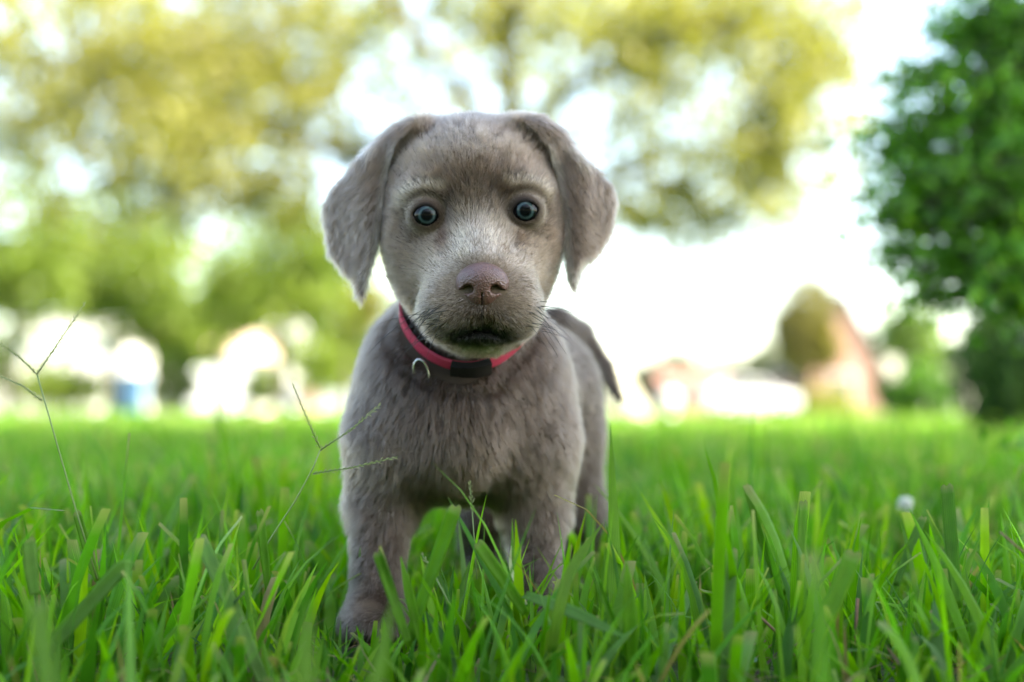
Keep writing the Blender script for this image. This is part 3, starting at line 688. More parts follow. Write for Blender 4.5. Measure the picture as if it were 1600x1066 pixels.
def body_sdf(X, Y, Z):
    E = lambda c, r, rot=None: sd_ell(X, Y, Z, c, r, rot)
    Cp = lambda a, b, ra, rb: sd_cap(X, Y, Z, a, b, ra, rb)
    # ---- trunk
    d = E(P(718, 635, 1.035), (0.063, 0.060, 0.066))
    d = smin(d, Cp(P(722, 622, 1.06), P(826, 606, 1.20), 0.060, 0.055), 0.04)
    d = smin(d, E(P(708, 565, 1.065), (0.053, 0.052, 0.054)), 0.03)                  # withers
    d = smin(d, Cp(P(728, 600, 1.03), P(735, 440, 1.0), 0.050, 0.042), 0.028)      # neck
    d = smin(d, E(P(712, 665, 0.985), (0.032, 0.024, 0.042)), 0.03)                   # breast bone
    d = smin(d, E(P(627, 650, 1.005), (0.026, 0.034, 0.060)), 0.03)                  # shoulders
    d = smin(d, E(P(828, 645, 1.025), (0.026, 0.034, 0.058)), 0.03)
    # ---- fore legs
    d = smin(d, Cp(P(608, 690, 1.005), P(596, 785, 1.01), 0.028, 0.0215), 0.022)
    d = smin(d, Cp(P(596, 790, 1.008), P(588, 925, 0.99), 0.0215, 0.0170), 0.012)
    d = smin(d, E(P(585, 975, 0.975), (0.0235, 0.030, 0.016)), 0.016)
    d = smin(d, Cp(P(834, 700, 1.025), P(836, 800, 1.03), 0.028, 0.0215), 0.022)
    d = smin(d, Cp(P(836, 800, 1.03), P(838, 925, 1.015), 0.0215, 0.0165), 0.012)
    d = smin(d, E(P(838, 965, 1.0), (0.0235, 0.030, 0.016)), 0.016)
    for cx, base in ((585, 0.958), (838, 0.984)):                                     # toes
        for k in (-1.5, -0.5, 0.5, 1.5):
            c = P(cx, 985, base) + np.array([k*0.0095, 0.004*abs(k), -0.003])
            d = smin(d, E(c, (0.0062, 0.012, 0.0095)), 0.003)
    # ---- hind legs
    d = smin(d, E(P(874, 655, 1.205), (0.029, 0.040, 0.052)), 0.03)
    d = smin(d, Cp(P(886, 690, 1.20), P(904, 800, 1.20), 0.029, 0.021), 0.02)
    d = smin(d, Cp(P(905, 800, 1.20), P(903, 850, 1.235), 0.023, 0.017), 0.012)
    d = smin(d, Cp(P(903, 850, 1.235), P(903, 920, 1.215), 0.017, 0.016), 0.012)
    d = smin(d, E(P(903, 938, 1.195), (0.021, 0.030, 0.014)), 0.014)
    d = smin(d, E(P(768, 655, 1.22), (0.034, 0.040, 0.050)), 0.03)
    d = smin(d, Cp(P(760, 690, 1.215), P(752, 800, 1.215), 0.034, 0.022), 0.02)
    d = smin(d, Cp(P(752, 800, 1.215), P(752, 850, 1.25), 0.022, 0.017), 0.012)
    d = smin(d, Cp(P(752, 850, 1.25), P(752, 910, 1.235), 0.017, 0.016), 0.012)
    d = smin(d, E(P(752, 925, 1.215), (0.021, 0.030, 0.014)), 0.014)
    # ---- tail
    d = smin(d, Cp(P(868, 505, 1.25), P(905, 522, 1.275), 0.015, 0.0115), 0.02)
    d = smin(d, Cp(P(905, 522, 1.275), P(942, 575, 1.28), 0.0115, 0.009), 0.006)
    d = smin(d, Cp(P(942, 575, 1.28), P(969, 625, 1.27), 0.009, 0.0035), 0.004)
    body = d
    # ---- skull
    h = E(P(738, 302, 0.978), (0.0570, 0.064, 0.0530))
    h = smin(h, E(P(650, 240, 0.972), (0.021, 0.020, 0.012), rotm(0, -0.6, 0)), 0.016)
    h = smin(h, E(P(830, 232, 0.972), (0.021, 0.020, 0.012), rotm(0, 0.6, 0)), 0.016)
    h = smin(h, E(P(740, 345, 0.972), (0.058, 0.058, 0.05)), 0.02)
    h = smin(h, E(P(676, 397, 0.956), (0.030, 0.036, 0.036)), 0.02)                   # cheeks
    h = smin(h, E(P(800, 392, 0.956), (0.030, 0.036, 0.036)), 0.02)
    h = smin(h, E(P(743, 455, 0.953), (0.042, 0.045, 0.036)), 0.02)                   # jaw
    h = smin(h, E(P(668, 303, 0.930), (0.0155, 0.0145, 0.0105)), 0.013)                 # brows
    h = smin(h, E(P(820, 296, 0.932), (0.0155, 0.0145, 0.0105)), 0.013)
    # ---- muzzle
    h = smin(h, Cp(P(744, 362, 0.930), P(752, 425, 0.893), 0.0205, 0.0165), 0.016)
    h = smin(h, Cp(P(700, 420, 0.925), P(715, 455, 0.897), 0.019, 0.0165), 0.012)
    h = smin(h, Cp(P(797, 416, 0.925), P(790, 450, 0.899), 0.019, 0.0165), 0.012)
    h = smin(h, E(P(706, 484, 0.901), (0.0215, 0.024, 0.0215)), 0.009)                 # lip lobes
    h = smin(h, E(P(797, 480, 0.902), (0.0205, 0.024, 0.0215)), 0.009)
    h = smin(h, E(P(752, 470, 0.892), (0.0185, 0.018, 0.017)), 0.010)
    chin = E(P(752, 520, 0.909), (0.0230, 0.023, 0.0115))
    chin = smin(chin, E(P(748, 493, 0.935), (0.037, 0.034, 0.025)), 0.012)
    groove = np.abs(X - P(753, 500, 0.88)[0]) - 0.0006                                # philtrum
    groove = np.maximum(groove, 0) + np.maximum(0, Y - 0.8865)*1.0
    lipd = h
    if False: h = smax(h, -(groove - 0.0006 + np.maximum(0, Z - P(753, 470, .88)[2])*1.0 ), 0.0015)
    h = smin(h, chin, 0.0025)
    h = smax(h, -sd_ell(X, Y, Z + 0.27*np.sqrt((X - MOUTH[0])**2 + 1e-5), MOUTH, (0.0155, 0.012, 0.0007)), 0.0015)
    h = smin(h, body, 0.02)
    # ---- ears: a folded flap of real thickness, its front edge rolled forward
    xe, ze = X[:, :1, :], Z[:, :1, :]
    for poly, sgn, xr in ((EAR_L, -1, P(618, 300, 0.96)[0]), (EAR_R, 1, P(866, 300, 0.96)[0])):
        e2 = poly_sdf2(np.broadcast_to(xe, (X.shape[0], 1, Z.shape[2])), np.broadcast_to(ze, (X.shape[0], 1, Z.shape[2])), poly)
        zt = P(0, 210, 0.96)[2]
        out = (xe - xr) * sgn                                                          # distance outwards of the fold
        down = zt - ze
        ysh = 0.952 + 0.36*np.maximum(out, 0) + 5.0*np.maximum(out - 0.012, 0)**2 - 0.10*down + 0.8*down*down
        ysh = ysh + 0.0035*np.cos((out)*150) * np.exp(-((out - 0.01)/0.02)**2)
        ysh = ysh + 22*np.maximum(-e2*0 + 0.010 - (-e2), 0)**2 * (out < 0.012)          # rolled rim
        thick = 0.0026 + 0.004*np.clip(1 - down/0.03, 0, 1)
        ear = smax(np.broadcast_to(e2 + 0.0015, X.shape), np.abs(Y - ysh)*0.9 - thick, 0.004)
        h = smin(h, ear, 0.0035 + 0.015*np.clip(1 - down/0.030, 0, 1))
    # ---- eye sockets and lids
    for e, tilt in ((EYE_L, -0.14), (EYE_R, 0.10)):
        soc = E((e[0], e[1] - 0.0095, e[2]), (0.0135, 0.0100, 0.0115))
        h = smax(h, -soc, 0.007)
        lid = E(e, (EYE_RAD + 0.0016,)*3)
        h = smin(h, lid, 0.0035)
        u = (X - e[0])*math.cos(tilt) + (Z - e[2])*math.sin(tilt); w = -(X - e[0])*math.sin(tilt) + (Z - e[2])*math.cos(tilt)
        w = w + 0.0008
        op = (np.abs(w) - np.where(w > 0, 0.0050, 0.0069)*(1 - (np.abs(u)/0.0086)**2.6)) * 0.8
        op = np.maximum(op, Y - e[1])
        h = smax(h, -op, 0.0012)
        h = np.maximum(h, -(E(e, (EYE_RAD - 0.0008,)*3)) + 0*h) if False else h
    return h

fine = 0.0013 if 'coarse' not in DEV else 0.0022
xs = axis([(-0.145, -0.07, 0.0024), (-0.07, 0.04, fine), (0.04, 0.115, 0.0024)])
ys = axis([(0.845, 0.95, fine), (0.95, 0.99, 0.0018), (0.99, 1.32, 0.0040)])
zs = axis([(-0.012, 0.17, 0.0034), (0.17, 0.20, 0.0018), (0.20, 0.335, fine), (0.335, 0.392, 0.002)])
X_, Y_, Z_ = np.meshgrid(xs, ys, zs, indexing='ij', sparse=True)
FB = body_sdf(X_ + 0*Y_*0 , Y_, Z_) if False else None
XX, YY, ZZ = np.meshgrid(xs, ys, zs, indexing='ij')
FB = body_sdf(XX, YY, ZZ).astype(np.float32)
del XX, YY, ZZ
BV, BQ = surface_nets(FB, xs, ys, zs)
BV = relax(BV, BQ, 2, 0.5)
BN = vert_normals(BV, BQ)
if 'dbg' in DEV: print('puppy mesh', BV.shape, BQ.shape, 'outward?', float(np.mean(np.sum(BN * (BV - BV.mean(0)), 1))))

HEADC = P(740, 330, 0.97)
def g2(p, c, r):
    """soft blob mask in world space; r scalar or 3"""
    q = (p - np.asarray(c)) / np.asarray(r)
    return np.exp(-np.sum(q*q, 1))
def head_w(p):
    """1 on the head, 0 on the body"""
    s = np.clip(((p[:, 2] - 0.212) + (0.985 - p[:, 1]) * 0.7) / 0.02, 0, 1)
    m = (p[:, 1] < 1.045)
    return s * m
def ear_w(p):
    w = np.zeros(len(p))
    for poly in (EAR_L, EAR_R):
        s = poly_sdf2(p[:, 0].astype(np.float32), p[:, 2].astype(np.float32), poly)
        w = np.maximum(w, np.clip((0.001 - s) / 0.003, 0, 1) * (p[:, 1] > 0.935))
    return w
def coat(p):
    """colour of the coat (linear albedo): taupe silver with brown forehead, pale muzzle and brows; some light and shade of ears, mouth and chest painted in"""
    n = len(p); c = np.tile(np.array([0.128, 0.103, 0.086]), (n, 1))
    def mix(m, col):
        nonlocal c
        m = np.clip(m, 0, 1)[:, None]; c = c * (1 - m) + np.asarray(col) * m
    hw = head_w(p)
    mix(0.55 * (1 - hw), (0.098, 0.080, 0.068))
    mix(0.62 * g2(p, P(742, 285, 0.915), (0.042, 0.04, 0.030)), (0.050, 0.035, 0.025))     # brown forehead
    mix(0.55 * g2(p, P(745, 225, 0.93), (0.040, 0.04, 0.016)), (0.20, 0.175, 0.155))
    mix(0.6 * g2(p, P(700, 320, 0.91), (0.010, 0.02, 0.012)), (0.04, 0.026, 0.018))
    mix(0.6 * g2(p, P(792, 312, 0.91), (0.010, 0.02, 0.012)), (0.04, 0.026, 0.018))
    mix(0.80 * g2(p, P(750, 385, 0.90), (0.022, 0.03, 0.020)), (0.40, 0.36, 0.315))         # pale bridge, strengthened to paint in light from above
    mix(0.60 * g2(p, P(700, 420, 0.90), (0.018, 0.03, 0.018)), (0.30, 0.262, 0.225))
    mix(0.60 * g2(p, P(800, 415, 0.90), (0.018, 0.03, 0.018)), (0.30, 0.262, 0.228))
    for c0, s in ((EYE_L, -1), (EYE_R, 1)):                                                    # pale brow arcs
        for a in np.linspace(0.25, 2.1, 7):
            q = c0 + np.array([s * math.cos(a) * 0.020, -0.004, 0.004 + math.sin(a) * 0.0145])
            mix(0.62 * g2(p, q, (0.005, 0.014, 0.0026)), (0.42, 0.38, 0.34))
    mix(0.85 * g2(p, P(693, 374, 0.91), (0.0045, 0.02, 0.012)), (0.055, 0.022, 0.012))          # tear stains
    mix(0.75 * g2(p, P(811, 370, 0.91), (0.005, 0.02, 0.012)), (0.05, 0.028, 0.018))
    mix(0.45 * g2(p, P(722, 408, 0.885), (0.006, 0.02, 0.005)), (0.09, 0.062, 0.042))
    mix(0.45 * g2(p, P(784, 402, 0.885), (0.006, 0.02, 0.005)), (0.09, 0.062, 0.042))
    mix(0.7 * g2(p, P(752, 492, 0.88), (0.019, 0.02, 0.009)), (0.070, 0.046, 0.035))          # under the nose
    for sx, px_, py_ in ((-1, 690, 480), (1, 812, 475)):
        mix(0.55 * g2(p, P(px_, py_, 0.885), (0.020, 0.03, 0.017)), (0.30, 0.262, 0.225))
    mix(0.7 * g2(p, P(752, 492, 0.88), (0.014, 0.02, 0.0075)), (0.075, 0.050, 0.038))
    mix(2.2 * g2(p, P(752, 526, 0.89), (0.0190, 0.030, 0.0058)), (0.010, 0.008, 0.0065))        # dark lips, with the mouth's shade painted in
    mix(0.75 * g2(p, P(754, 492, 0.88), (0.0009, 0.02, 0.0075)), (0.012, 0.008, 0.007))  # dark line in place of the philtrum groove's shade
    mix(0.5 * g2(p, P(750, 547, 0.90), (0.026, 0.03, 0.0035)), (0.34, 0.33, 0.25))  # pale chin fringe: light bounced from the grass, painted in
    for e in (EYE_L, EYE_R):
        dd = np.linalg.norm((p - e) * (1, 0.6, 1.05), axis=1)
        mix(0.50 * np.exp(-((dd - 0.0132) / 0.0020)**2), (0.30, 0.27, 0.24))
        mix(0.9 * np.clip((0.0102 - dd) / 0.0010, 0, 1), (0.02, 0.014, 0.012))
    mix(0.30 * g2(p, P(700, 620, 0.97), (0.03, 0.05, 0.05)), (0.10, 0.072, 0.052))  # brown chest patch, its darkness standing in for shade
    mix(0.85 * np.clip((1.30 - np.abs(p[:, 1] - 1.28) * 0 - 1.285 + (p[:, 1] - 1.27) * 20) , 0, 1) * (p[:, 0] > P(895, 530, 1.27)[0]), (0.07, 0.055, 0.045))
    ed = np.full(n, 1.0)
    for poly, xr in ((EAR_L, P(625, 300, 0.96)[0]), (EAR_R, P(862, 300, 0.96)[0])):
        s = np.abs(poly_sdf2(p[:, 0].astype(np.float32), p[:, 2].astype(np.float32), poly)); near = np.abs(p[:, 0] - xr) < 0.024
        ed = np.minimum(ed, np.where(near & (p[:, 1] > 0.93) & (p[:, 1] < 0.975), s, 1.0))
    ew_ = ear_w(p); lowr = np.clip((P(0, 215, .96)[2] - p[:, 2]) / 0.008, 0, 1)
    mix(0.75 * np.clip(1.3 - ed / 0.006, 0, 1) * ew_ * lowr, (0.36, 0.33, 0.30))  # lit rim of the ear fold, painted pale
    mix(0.6 * np.clip(1.2 - ed / 0.007, 0, 1) * (1 - ew_) * lowr, (0.045, 0.034, 0.027))  # shadow beside the ear fold, painted on the face
    c = 0.12 * (c / 0.12) ** 1.45
    return np.minimum(c * np.array([0.595, 0.535, 0.465]) * (1 + 0.45 * ear_w(p) - 0.22 * (1 - hw))[:, None], 0.6)  # lit ears and shaded chest and legs put into the coat colour

skin, t_, out_ = new_mat('puppy_skin')
b_ = N(t_, 'ShaderNodeBsdfPrincipled'); a_ = N(t_, 'ShaderNodeAttribute', attribute_name='col')
b_.inputs['Roughness'].default_value = 0.75; b_.inputs['Specular IOR Level'].default_value = 0.25
nz_ = N(t_, 'ShaderNodeTexNoise'); nz_.inputs['Scale'].default_value = 900
bp_ = N(t_, 'ShaderNodeBump'); bp_.inputs['Distance'].default_value = 0.0006
t_.links.new(nz_.outputs['Fac'], bp_.inputs['Height']); t_.links.new(bp_.outputs[0], b_.inputs['Normal'])
t_.links.new(a_.outputs['Color'], b_.inputs['Base Color']); t_.links.new(b_.outputs[0], out_.inputs[0])

PUP = empty('puppy', (-0.03, 1.05, 0.0))
tag(PUP, 'silver grey puppy with drooping ears and pink collar, standing in grass, facing the camera', 'puppy')
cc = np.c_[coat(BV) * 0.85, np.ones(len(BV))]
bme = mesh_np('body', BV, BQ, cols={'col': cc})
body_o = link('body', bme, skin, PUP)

# ------------------------------------------------------------------ fur
def sample_surface(V, Nn, Q, dens, n):
    T = np.concatenate([Q[:, [0, 1, 2]], Q[:, [0, 2, 3]]])
    A = np.linalg.norm(np.cross(V[T[:, 1]] - V[T[:, 0]], V[T[:, 2]] - V[T[:, 0]]), axis=1) / 2
    w = A * dens[T].mean(1); cs = np.cumsum(w)
    k = np.searchsorted(cs, rng.random(n) * cs[-1])
    k = np.minimum(k, len(T) - 1)
    a, b = rng.random(n), rng.random(n); s = a + b > 1; a[s] = 1 - a[s]; b[s] = 1 - b[s]
    t = T[k]; c = 1 - a - b
    return (V[t[:, 0]]*c[:, None] + V[t[:, 1]]*a[:, None] + V[t[:, 2]]*b[:, None],
            nrm(Nn[t[:, 0]]*c[:, None] + Nn[t[:, 1]]*a[:, None] + Nn[t[:, 2]]*b[:, None]))
def in_opening(p, grow=0.0):
    m = np.zeros(len(p), bool)
    for e in (EYE_L, EYE_R):
        m |= (np.hypot((p[:, 0] - e[0]) / (0.0090 + grow), (p[:, 2] - e[2]) / (0.0080 + grow)) < 1) & (p[:, 1] < e[1] + 0.004)
    q = p - MOUTH; q = np.stack([q[:, 0], q[:, 1], q[:, 2] + 0.27*np.sqrt(q[:, 0]**2 + 1e-5)], 1)
    m |= (np.linalg.norm(q / (0.0165, 0.0150, 0.0004), axis=1) < 1)
    m |= (np.linalg.norm((p - NOSE) / (0.0155, 0.022, 0.0120), axis=1) < 1)
    return m
def collar_param(p):
    """height above the collar's plane and radial distance"""
    n = COLLAR_N; q = p - COLLAR_C
    return q @ n
COLLAR_C = P(727, 500, 0.984); 
COLLAR_N = nrm(np.array([0.05, -0.92, 0.60]))
hw_v = head_w(BV)
dens = 1.0 + 1.5 * hw_v
dens *= np.where(BV[:, 2] < 0.02, 0.3, 1.0)
dens *= np.where(BV[:, 1] > 1.12, 0.6, 1.0)
dens[in_opening(BV)] = 0
dens *= np.where(BV[:, 1] < 1.08, 1.35, 1.0)
NF = 480000 if 'coarse' not in DEV else 120000
RP, RN = sample_surface(BV, BN, BQ, dens, NF)
keep = ~in_opening(RP)
hs = collar_param(RP)
rc = np.linalg.norm((RP - COLLAR_C) - hs[:, None]*COLLAR_N, axis=1)
keep &= ~((np.abs(hs) < 0.0045) & (rc < 0.050) & (head_w(RP) < 0.95))
RP, RN = RP[keep], RN[keep]
hw = head_w(RP); ew = ear_w(RP)
# direction of growth
away = nrm(RP - (NOSE + np.array([0, 0.004, -0.004])))
down = np.tile(np.array([0.0, 0.25, -1.0]), (len(RP), 1))
bodyf = np.tile(np.array([0.05, 0.75, -0.75]), (len(RP), 1))
frontal = np.clip((1.06 - RP[:, 1]) / 0.06, 0, 1)[:, None]
side = np.tanh((RP[:, 0] - P(716, 600, 1.0)[0] + 0.02*(vnoise(RP, 40, 77)-.5)) / 0.03)[:, None]
bodyf = bodyf * (1 - frontal) + (down + side * np.array([0.35, 0, 0])) * frontal
earf = np.stack([np.sign(RP[:, 0] - HEADC[0]) * 0.45, np.full(len(RP), 0.1), np.full(len(RP), -1.0)], 1)
fl = away * hw[:, None] + nrm(bodyf) * (1 - hw[:, None])
fl = fl * (1 - ew[:, None]) + nrm(earf) * ew[:, None]
fl += 0.28 * vnoise3(RP, 60, 2) + 0.25 * vnoise3(RP, 220, 5) * (1 - 0.3 * hw[:, None])
fl = nrm(fl - RN * np.sum(fl * RN, 1, keepdims=True))
# length
L = 0.0105 * (1 - hw) + 0.0072 * hw
dn = np.linalg.norm(RP - NOSE, axis=1)
L *= np.clip(0.32 + (dn - 0.012) / 0.075, 0.32, 1.0) * hw + (1 - hw)
for e in (EYE_L, EYE_R): L *= np.clip((np.linalg.norm(RP - e, axis=1) - 0.009) / 0.016, 0.22, 1)
L = np.where(ew > 0.5, 0.0085, L)
L += 0.006 * g2(RP, P(712, 600, 0.97), (0.05, 0.05, 0.06)) * (1 - hw)
L *= np.where(RP[:, 2] < 0.085, 0.62, 1.0)
L *= 1 - 0.5 * np.clip(1.2 * g2(RP, P(751, 524, 0.89), (0.021, 0.03, 0.0055)), 0, 1)
hs = collar_param(RP); rc = np.linalg.norm((RP - COLLAR_C) - hs[:, None]*COLLAR_N, axis=1)
L *= np.where((np.abs(hs) < 0.011) & (rc < 0.055) & (hw < 0.95), np.where(hs > 0, 0.75, 0.45), 1.0)
L *= np.where(RP[:, 1] > 1.10, 0.7, 1.0)
L *= rng.uniform(0.65, 1.15, len(RP))
lift = 0.30 + 0.12 * rng.standard_normal(len(RP)) + 0.25 * (vnoise(RP, 90, 9) - 0.5)
lift += 0.10 * (1 - hw)
lift = np.clip(lift, 0.10, 0.9)
jit = 0.16 * rng.standard_normal((len(RP), 3))
# tufting: strands lean towards shared clump directions
clump = (0.30 - 0.12*(1-hw))[:, None] * vnoise3(RP, 330, 11) + 0.22 * vnoise3(RP, 120, 14)
K = 5
pts = np.zeros((len(RP), K, 3), np.float32); cur = RP - RN * 0.0004
for k in range(K):
    pts[:, k] = cur
    s = k / (K - 1)
    d_ = fl * (0.75 + 0.5 * s) + RN * (lift * (1.5 - 1.2 * s))[:, None] + jit * (0.5 + s) + clump * (0.4 + 1.1 * s) + np.array([0, 0, -0.12 * s])
    cur = cur + nrm(d_) * (L / (K - 1))[:, None]
rad = np.array([0.000075, 0.00007, 0.000058, 0.00004, 0.00001])[None, :] * rng.uniform(0.8, 1.25, (len(RP), 1))
rad = rad * (1.0 + 0.45 * (1 - hw[:, None]))
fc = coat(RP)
v1 = vnoise(RP, 45, 21); v2 = vnoise(RP, 400, 22)
v3 = vnoise(RP - fl * (np.sum(RP * fl, 1)[:, None]) * 0.75, 950, 23)
fc = fc * (0.48 + 0.32 * v1 + 0.30 * v2 + 0.62 * v3)[:, None] * rng.uniform(0.6, 1.45, (len(RP), 1))
fc *= (1 + 0.05 * (v1 - 0.5)[:, None] * np.array([1, 0, -1]))

def hair_object(name, pts, rad, cols, mat, parent, tip=(1, 1)):
    n, k, _ = pts.shape
    hc = D.hair_curves.new(name)
    hc.add_curves([k] * n)
    hc.attributes['position'].data.foreach_set('vector', np.ascontiguousarray(pts, np.float32).ravel())
    ra = hc.attributes.get('radius') or hc.attributes.new('radius', 'FLOAT', 'POINT')
    ra.data.foreach_set('value', np.ascontiguousarray(np.broadcast_to(rad, (n, k)), np.float32).ravel())
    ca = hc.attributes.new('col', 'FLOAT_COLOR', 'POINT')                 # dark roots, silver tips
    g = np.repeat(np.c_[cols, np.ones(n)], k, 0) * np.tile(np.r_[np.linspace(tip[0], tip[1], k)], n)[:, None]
    ca.data.foreach_set('color', np.clip(g, 0, 0.95).astype(np.float32).ravel())
    hc.materials.append(mat)
    o = D.objects.new(name, hc); COL.objects.link(o); o.parent = parent
    o.matrix_parent_inverse = Matrix.Translation(-parent_loc(parent))
    return o
furm, t_, out_ = new_mat('fur')
h_ = N(t_, 'ShaderNodeBsdfHairPrincipled'); h_.model = 'CHIANG'; h_.parametrization = 'COLOR'
h_.inputs['Roughness'].default_value = 0.30; h_.inputs['Radial Roughness'].default_value = 0.55
h_.inputs['Coat'].default_value = 0.0
a_ = N(t_, 'ShaderNodeAttribute', attribute_name='col')
t_.links.new(a_.outputs['Color'], h_.inputs['Color']); t_.links.new(h_.outputs[0], out_.inputs[0])
SC.cycles_curves.shape = 'RIBBONS'
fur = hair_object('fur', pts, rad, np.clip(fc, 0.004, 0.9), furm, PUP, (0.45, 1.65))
if 'dbg' in DEV:
    print('ridge', int(((ew > .5) & (RP[:, 1] < .975)).sum()), RP[ew > .5][:, 1].min(), RP[ew > .5][:, 1].max()); fur['kind'] = 'stuff'

# whiskers
def strand_set(starts, dirs, lens, r0, curl=(0, 0, -0.5), K=7):
    n = len(starts); q = np.zeros((n, K, 3)); cur = np.array(starts, float); dr = nrm(np.array(dirs, float))
    for k in range(K):
        q[:, k] = cur; dr = nrm(dr + np.asarray(curl) / K * rng.uniform(0.4, 1.4, (n, 1))); cur = cur + dr * (np.asarray(lens) / (K - 1))[:, None]
    return q, np.linspace(r0, r0 * 0.25, K)[None, :]
ws, wd, wl = [], [], []
BPX = 800 + 2222*BV[:, 0]/BV[:, 1]; BPY = 645 - 2222*(BV[:, 2] - CAM_H)/BV[:, 1]
def on_skin(px, py):
    m = (np.abs(BPX - px) < 4) & (np.abs(BPY - py) < 4) & (BV[:, 1] < 0.99)
    return BV[m][np.argmin(BV[m][:, 1])] if m.any() else P(px, py, 0.9)
for sgn, cx, cy in ((-1, 672, 492), (1, 836, 484)):
    for k in range(22):
        a, b = rng.uniform(-20, 22), rng.uniform(-24, 36)
        ws.append(on_skin(cx + a, cy + b)); wd.append((sgn * rng.uniform(0.35, 0.8), rng.uniform(0.0, 0.5), rng.uniform(-0.7, 0.15))); wl.append(rng.uniform(0.015, 0.032))
ws += [on_skin(655, 487), on_skin(843, 478), on_skin(843, 468)]; wd += [(-1, .1, -.55), (1, .1, -.05), (1, .2, .1)]; wl += [0.046, 0.036, 0.03]
q, rr = strand_set(ws, wd, wl, 0.00021)
wm = simple_mat('whisker_dark', (0.02, 0.016, 0.014), 0.4)
wo_ = hair_object('whiskers', q, rr, np.tile((0.02, 0.015, 0.012), (len(ws), 1)), wm, PUP); wo_['kind'] = 'stuff'

# ------------------------------------------------------------------ eyes
def eye_mat(center, gaze):
    m, t, out = new_mat('eye')
    b = N(t, 'ShaderNodeBsdfPrincipled'); b.inputs['Roughness'].default_value = 0.12
    b.inputs['Coat Weight'].default_value = 1.0; b.inputs['Coat Roughness'].default_value = 0.01; b.inputs['Coat IOR'].default_value = 1.27; b.inputs['Specular IOR Level'].default_value = 0.0
    tc = N(t, 'ShaderNodeTexCoord'); ln = N(t, 'ShaderNodeVectorMath', operation='NORMALIZE')
    t.links.new(tc.outputs['Object'], ln.inputs[0])
    dt = N(t, 'ShaderNodeVectorMath', operation='DISTANCE'); dt.inputs[1].default_value = tuple(gaze)
    t.links.new(ln.outputs[0], dt.inputs[0])
    nz = N(t, 'ShaderNodeTexNoise'); nz.inputs['Scale'].default_value = 900; t.links.new(tc.outputs['Object'], nz.inputs['Vector'])
    ad = N(t, 'ShaderNodeMath', operation='MULTIPLY_ADD'); ad.inputs[1].default_value = 0.10
    t.links.new(nz.outputs['Fac'], ad.inputs[0]); t.links.new(dt.outputs['Value'], ad.inputs[2])
    r = N(t, 'ShaderNodeValToRGB'); e = r.color_ramp.elements
    e[0].position = 0.28; e[0].color = (0.002, 0.002, 0.003, 1); e[1].position = 1.0; e[1].color = (0.01, 0.008, 0.008, 1)
    for p_, c_ in ((0.35, (0.004, 0.007, 0.009, 1)), (0.38, (0.014, 0.028, 0.031, 1)), (0.45, (0.042, 0.074, 0.074, 1)), (0.53, (0.022, 0.038, 0.040, 1)), (0.585, (0.002, 0.002, 0.003, 1)), (0.80, (0.012, 0.010, 0.010, 1))):
        x = e.new(p_); x.color = c_
    t.links.new(ad.outputs[0], r.inputs[0]); t.links.new(r.outputs[0], b.inputs['Base Color'])
    t.links.new(b.outputs[0], out.inputs[0]); return m
for e in (EYE_L, EYE_R):
    g = nrm(np.array([0.0, 0.0, CAM_H + 0.03]) - e)
    mb = MB().ball((0, 0, 0), EYE_RAD, 48, 32)
    # cornea bulge towards the gaze
    V = np.concatenate(mb.V); dd = V @ g / EYE_RAD; V = V + np.outer(0.0011 * np.clip((dd - 0.72) / 0.28, 0, 1) ** 0.8, g); mb.V = [V]
    o = mb.build('eye', eye_mat(e, g))
    o.location = e; o.parent = PUP; o.matrix_parent_inverse = Matrix.Translation(-Vector(PUP.location))

# ------------------------------------------------------------------ nose
def nose_sdf(X, Y, Z):
    c = NOSE
    c = c - np.array([0, 0.0006, 0.0006])
    X = c[0] + (X - c[0]) / 1.05; Z = c[2] + (Z - c[2]) / 1.08
    d = sd_ell(X, Y, Z, c + (0, 0.0075, 0.0022), (0.0155, 0.0125, 0.0098))
    d = smin(d, sd_ell(X, Y, Z, c + (0, 0.006, 0.0030), (0.0118, 0.0130, 0.0095)), 0.004)
    d = smin(d, sd_ell(X, Y, Z, c + (0, 0.0065, -0.0050), (0.0098, 0.0105, 0.0085)), 0.005)
    for sg in (-1, 1):
        d = smin(d, sd_ell(X, Y, Z, c + (sg*0.0102, 0.0075, -0.0012), (0.0050, 0.0075, 0.0062)), 0.003)
        n1 = sd_ell(X, Y, Z, c + (sg*0.0078, -0.0025, -0.0030), (0.0031, 0.0085, 0.0026))
        n2 = sd_ell(X, Y, Z, c + (sg*0.0125, 0.0010, -0.0042), (0.0050, 0.0060, 0.0012), rotm(0, sg*0.35, 0))
        d = smax(d, -smin(n1, n2, 0.0015), 0.0014)
    d = smax(d, -(np.maximum(np.abs(X - c[0]) - 0.0002, 0) + np.maximum(Z - (c[2] - 0.0055), 0) - 0.0001), 0.0016)
    return d
nx_ = axis([(NOSE[0]-0.02, NOSE[0]+0.02, 0.00048)]); ny_ = axis([(NOSE[1]-0.012, NOSE[1]+0.022, 0.0005)]); nz_ = axis([(NOSE[2]-0.018, NOSE[2]+0.016, 0.00048)])
G = np.meshgrid(nx_, ny_, nz_, indexing='ij')
nv, nq = surface_nets(nose_sdf(*G).astype(np.float32), nx_, ny_, nz_); nv = relax(nv, nq, 2)
nm, t_, out_ = new_mat('nose')
b_ = N(t_, 'ShaderNodeBsdfPrincipled'); b_.inputs['Roughness'].default_value = 0.30; b_.inputs['Coat Weight'].default_value = 0.12; b_.inputs['Coat Roughness'].default_value = 0.18
vo = N(t_, 'ShaderNodeTexVoronoi'); vo.inputs['Scale'].default_value = 900; tc_ = N(t_, 'ShaderNodeTexCoord'); t_.links.new(tc_.outputs['Object'], vo.inputs['Vector'])
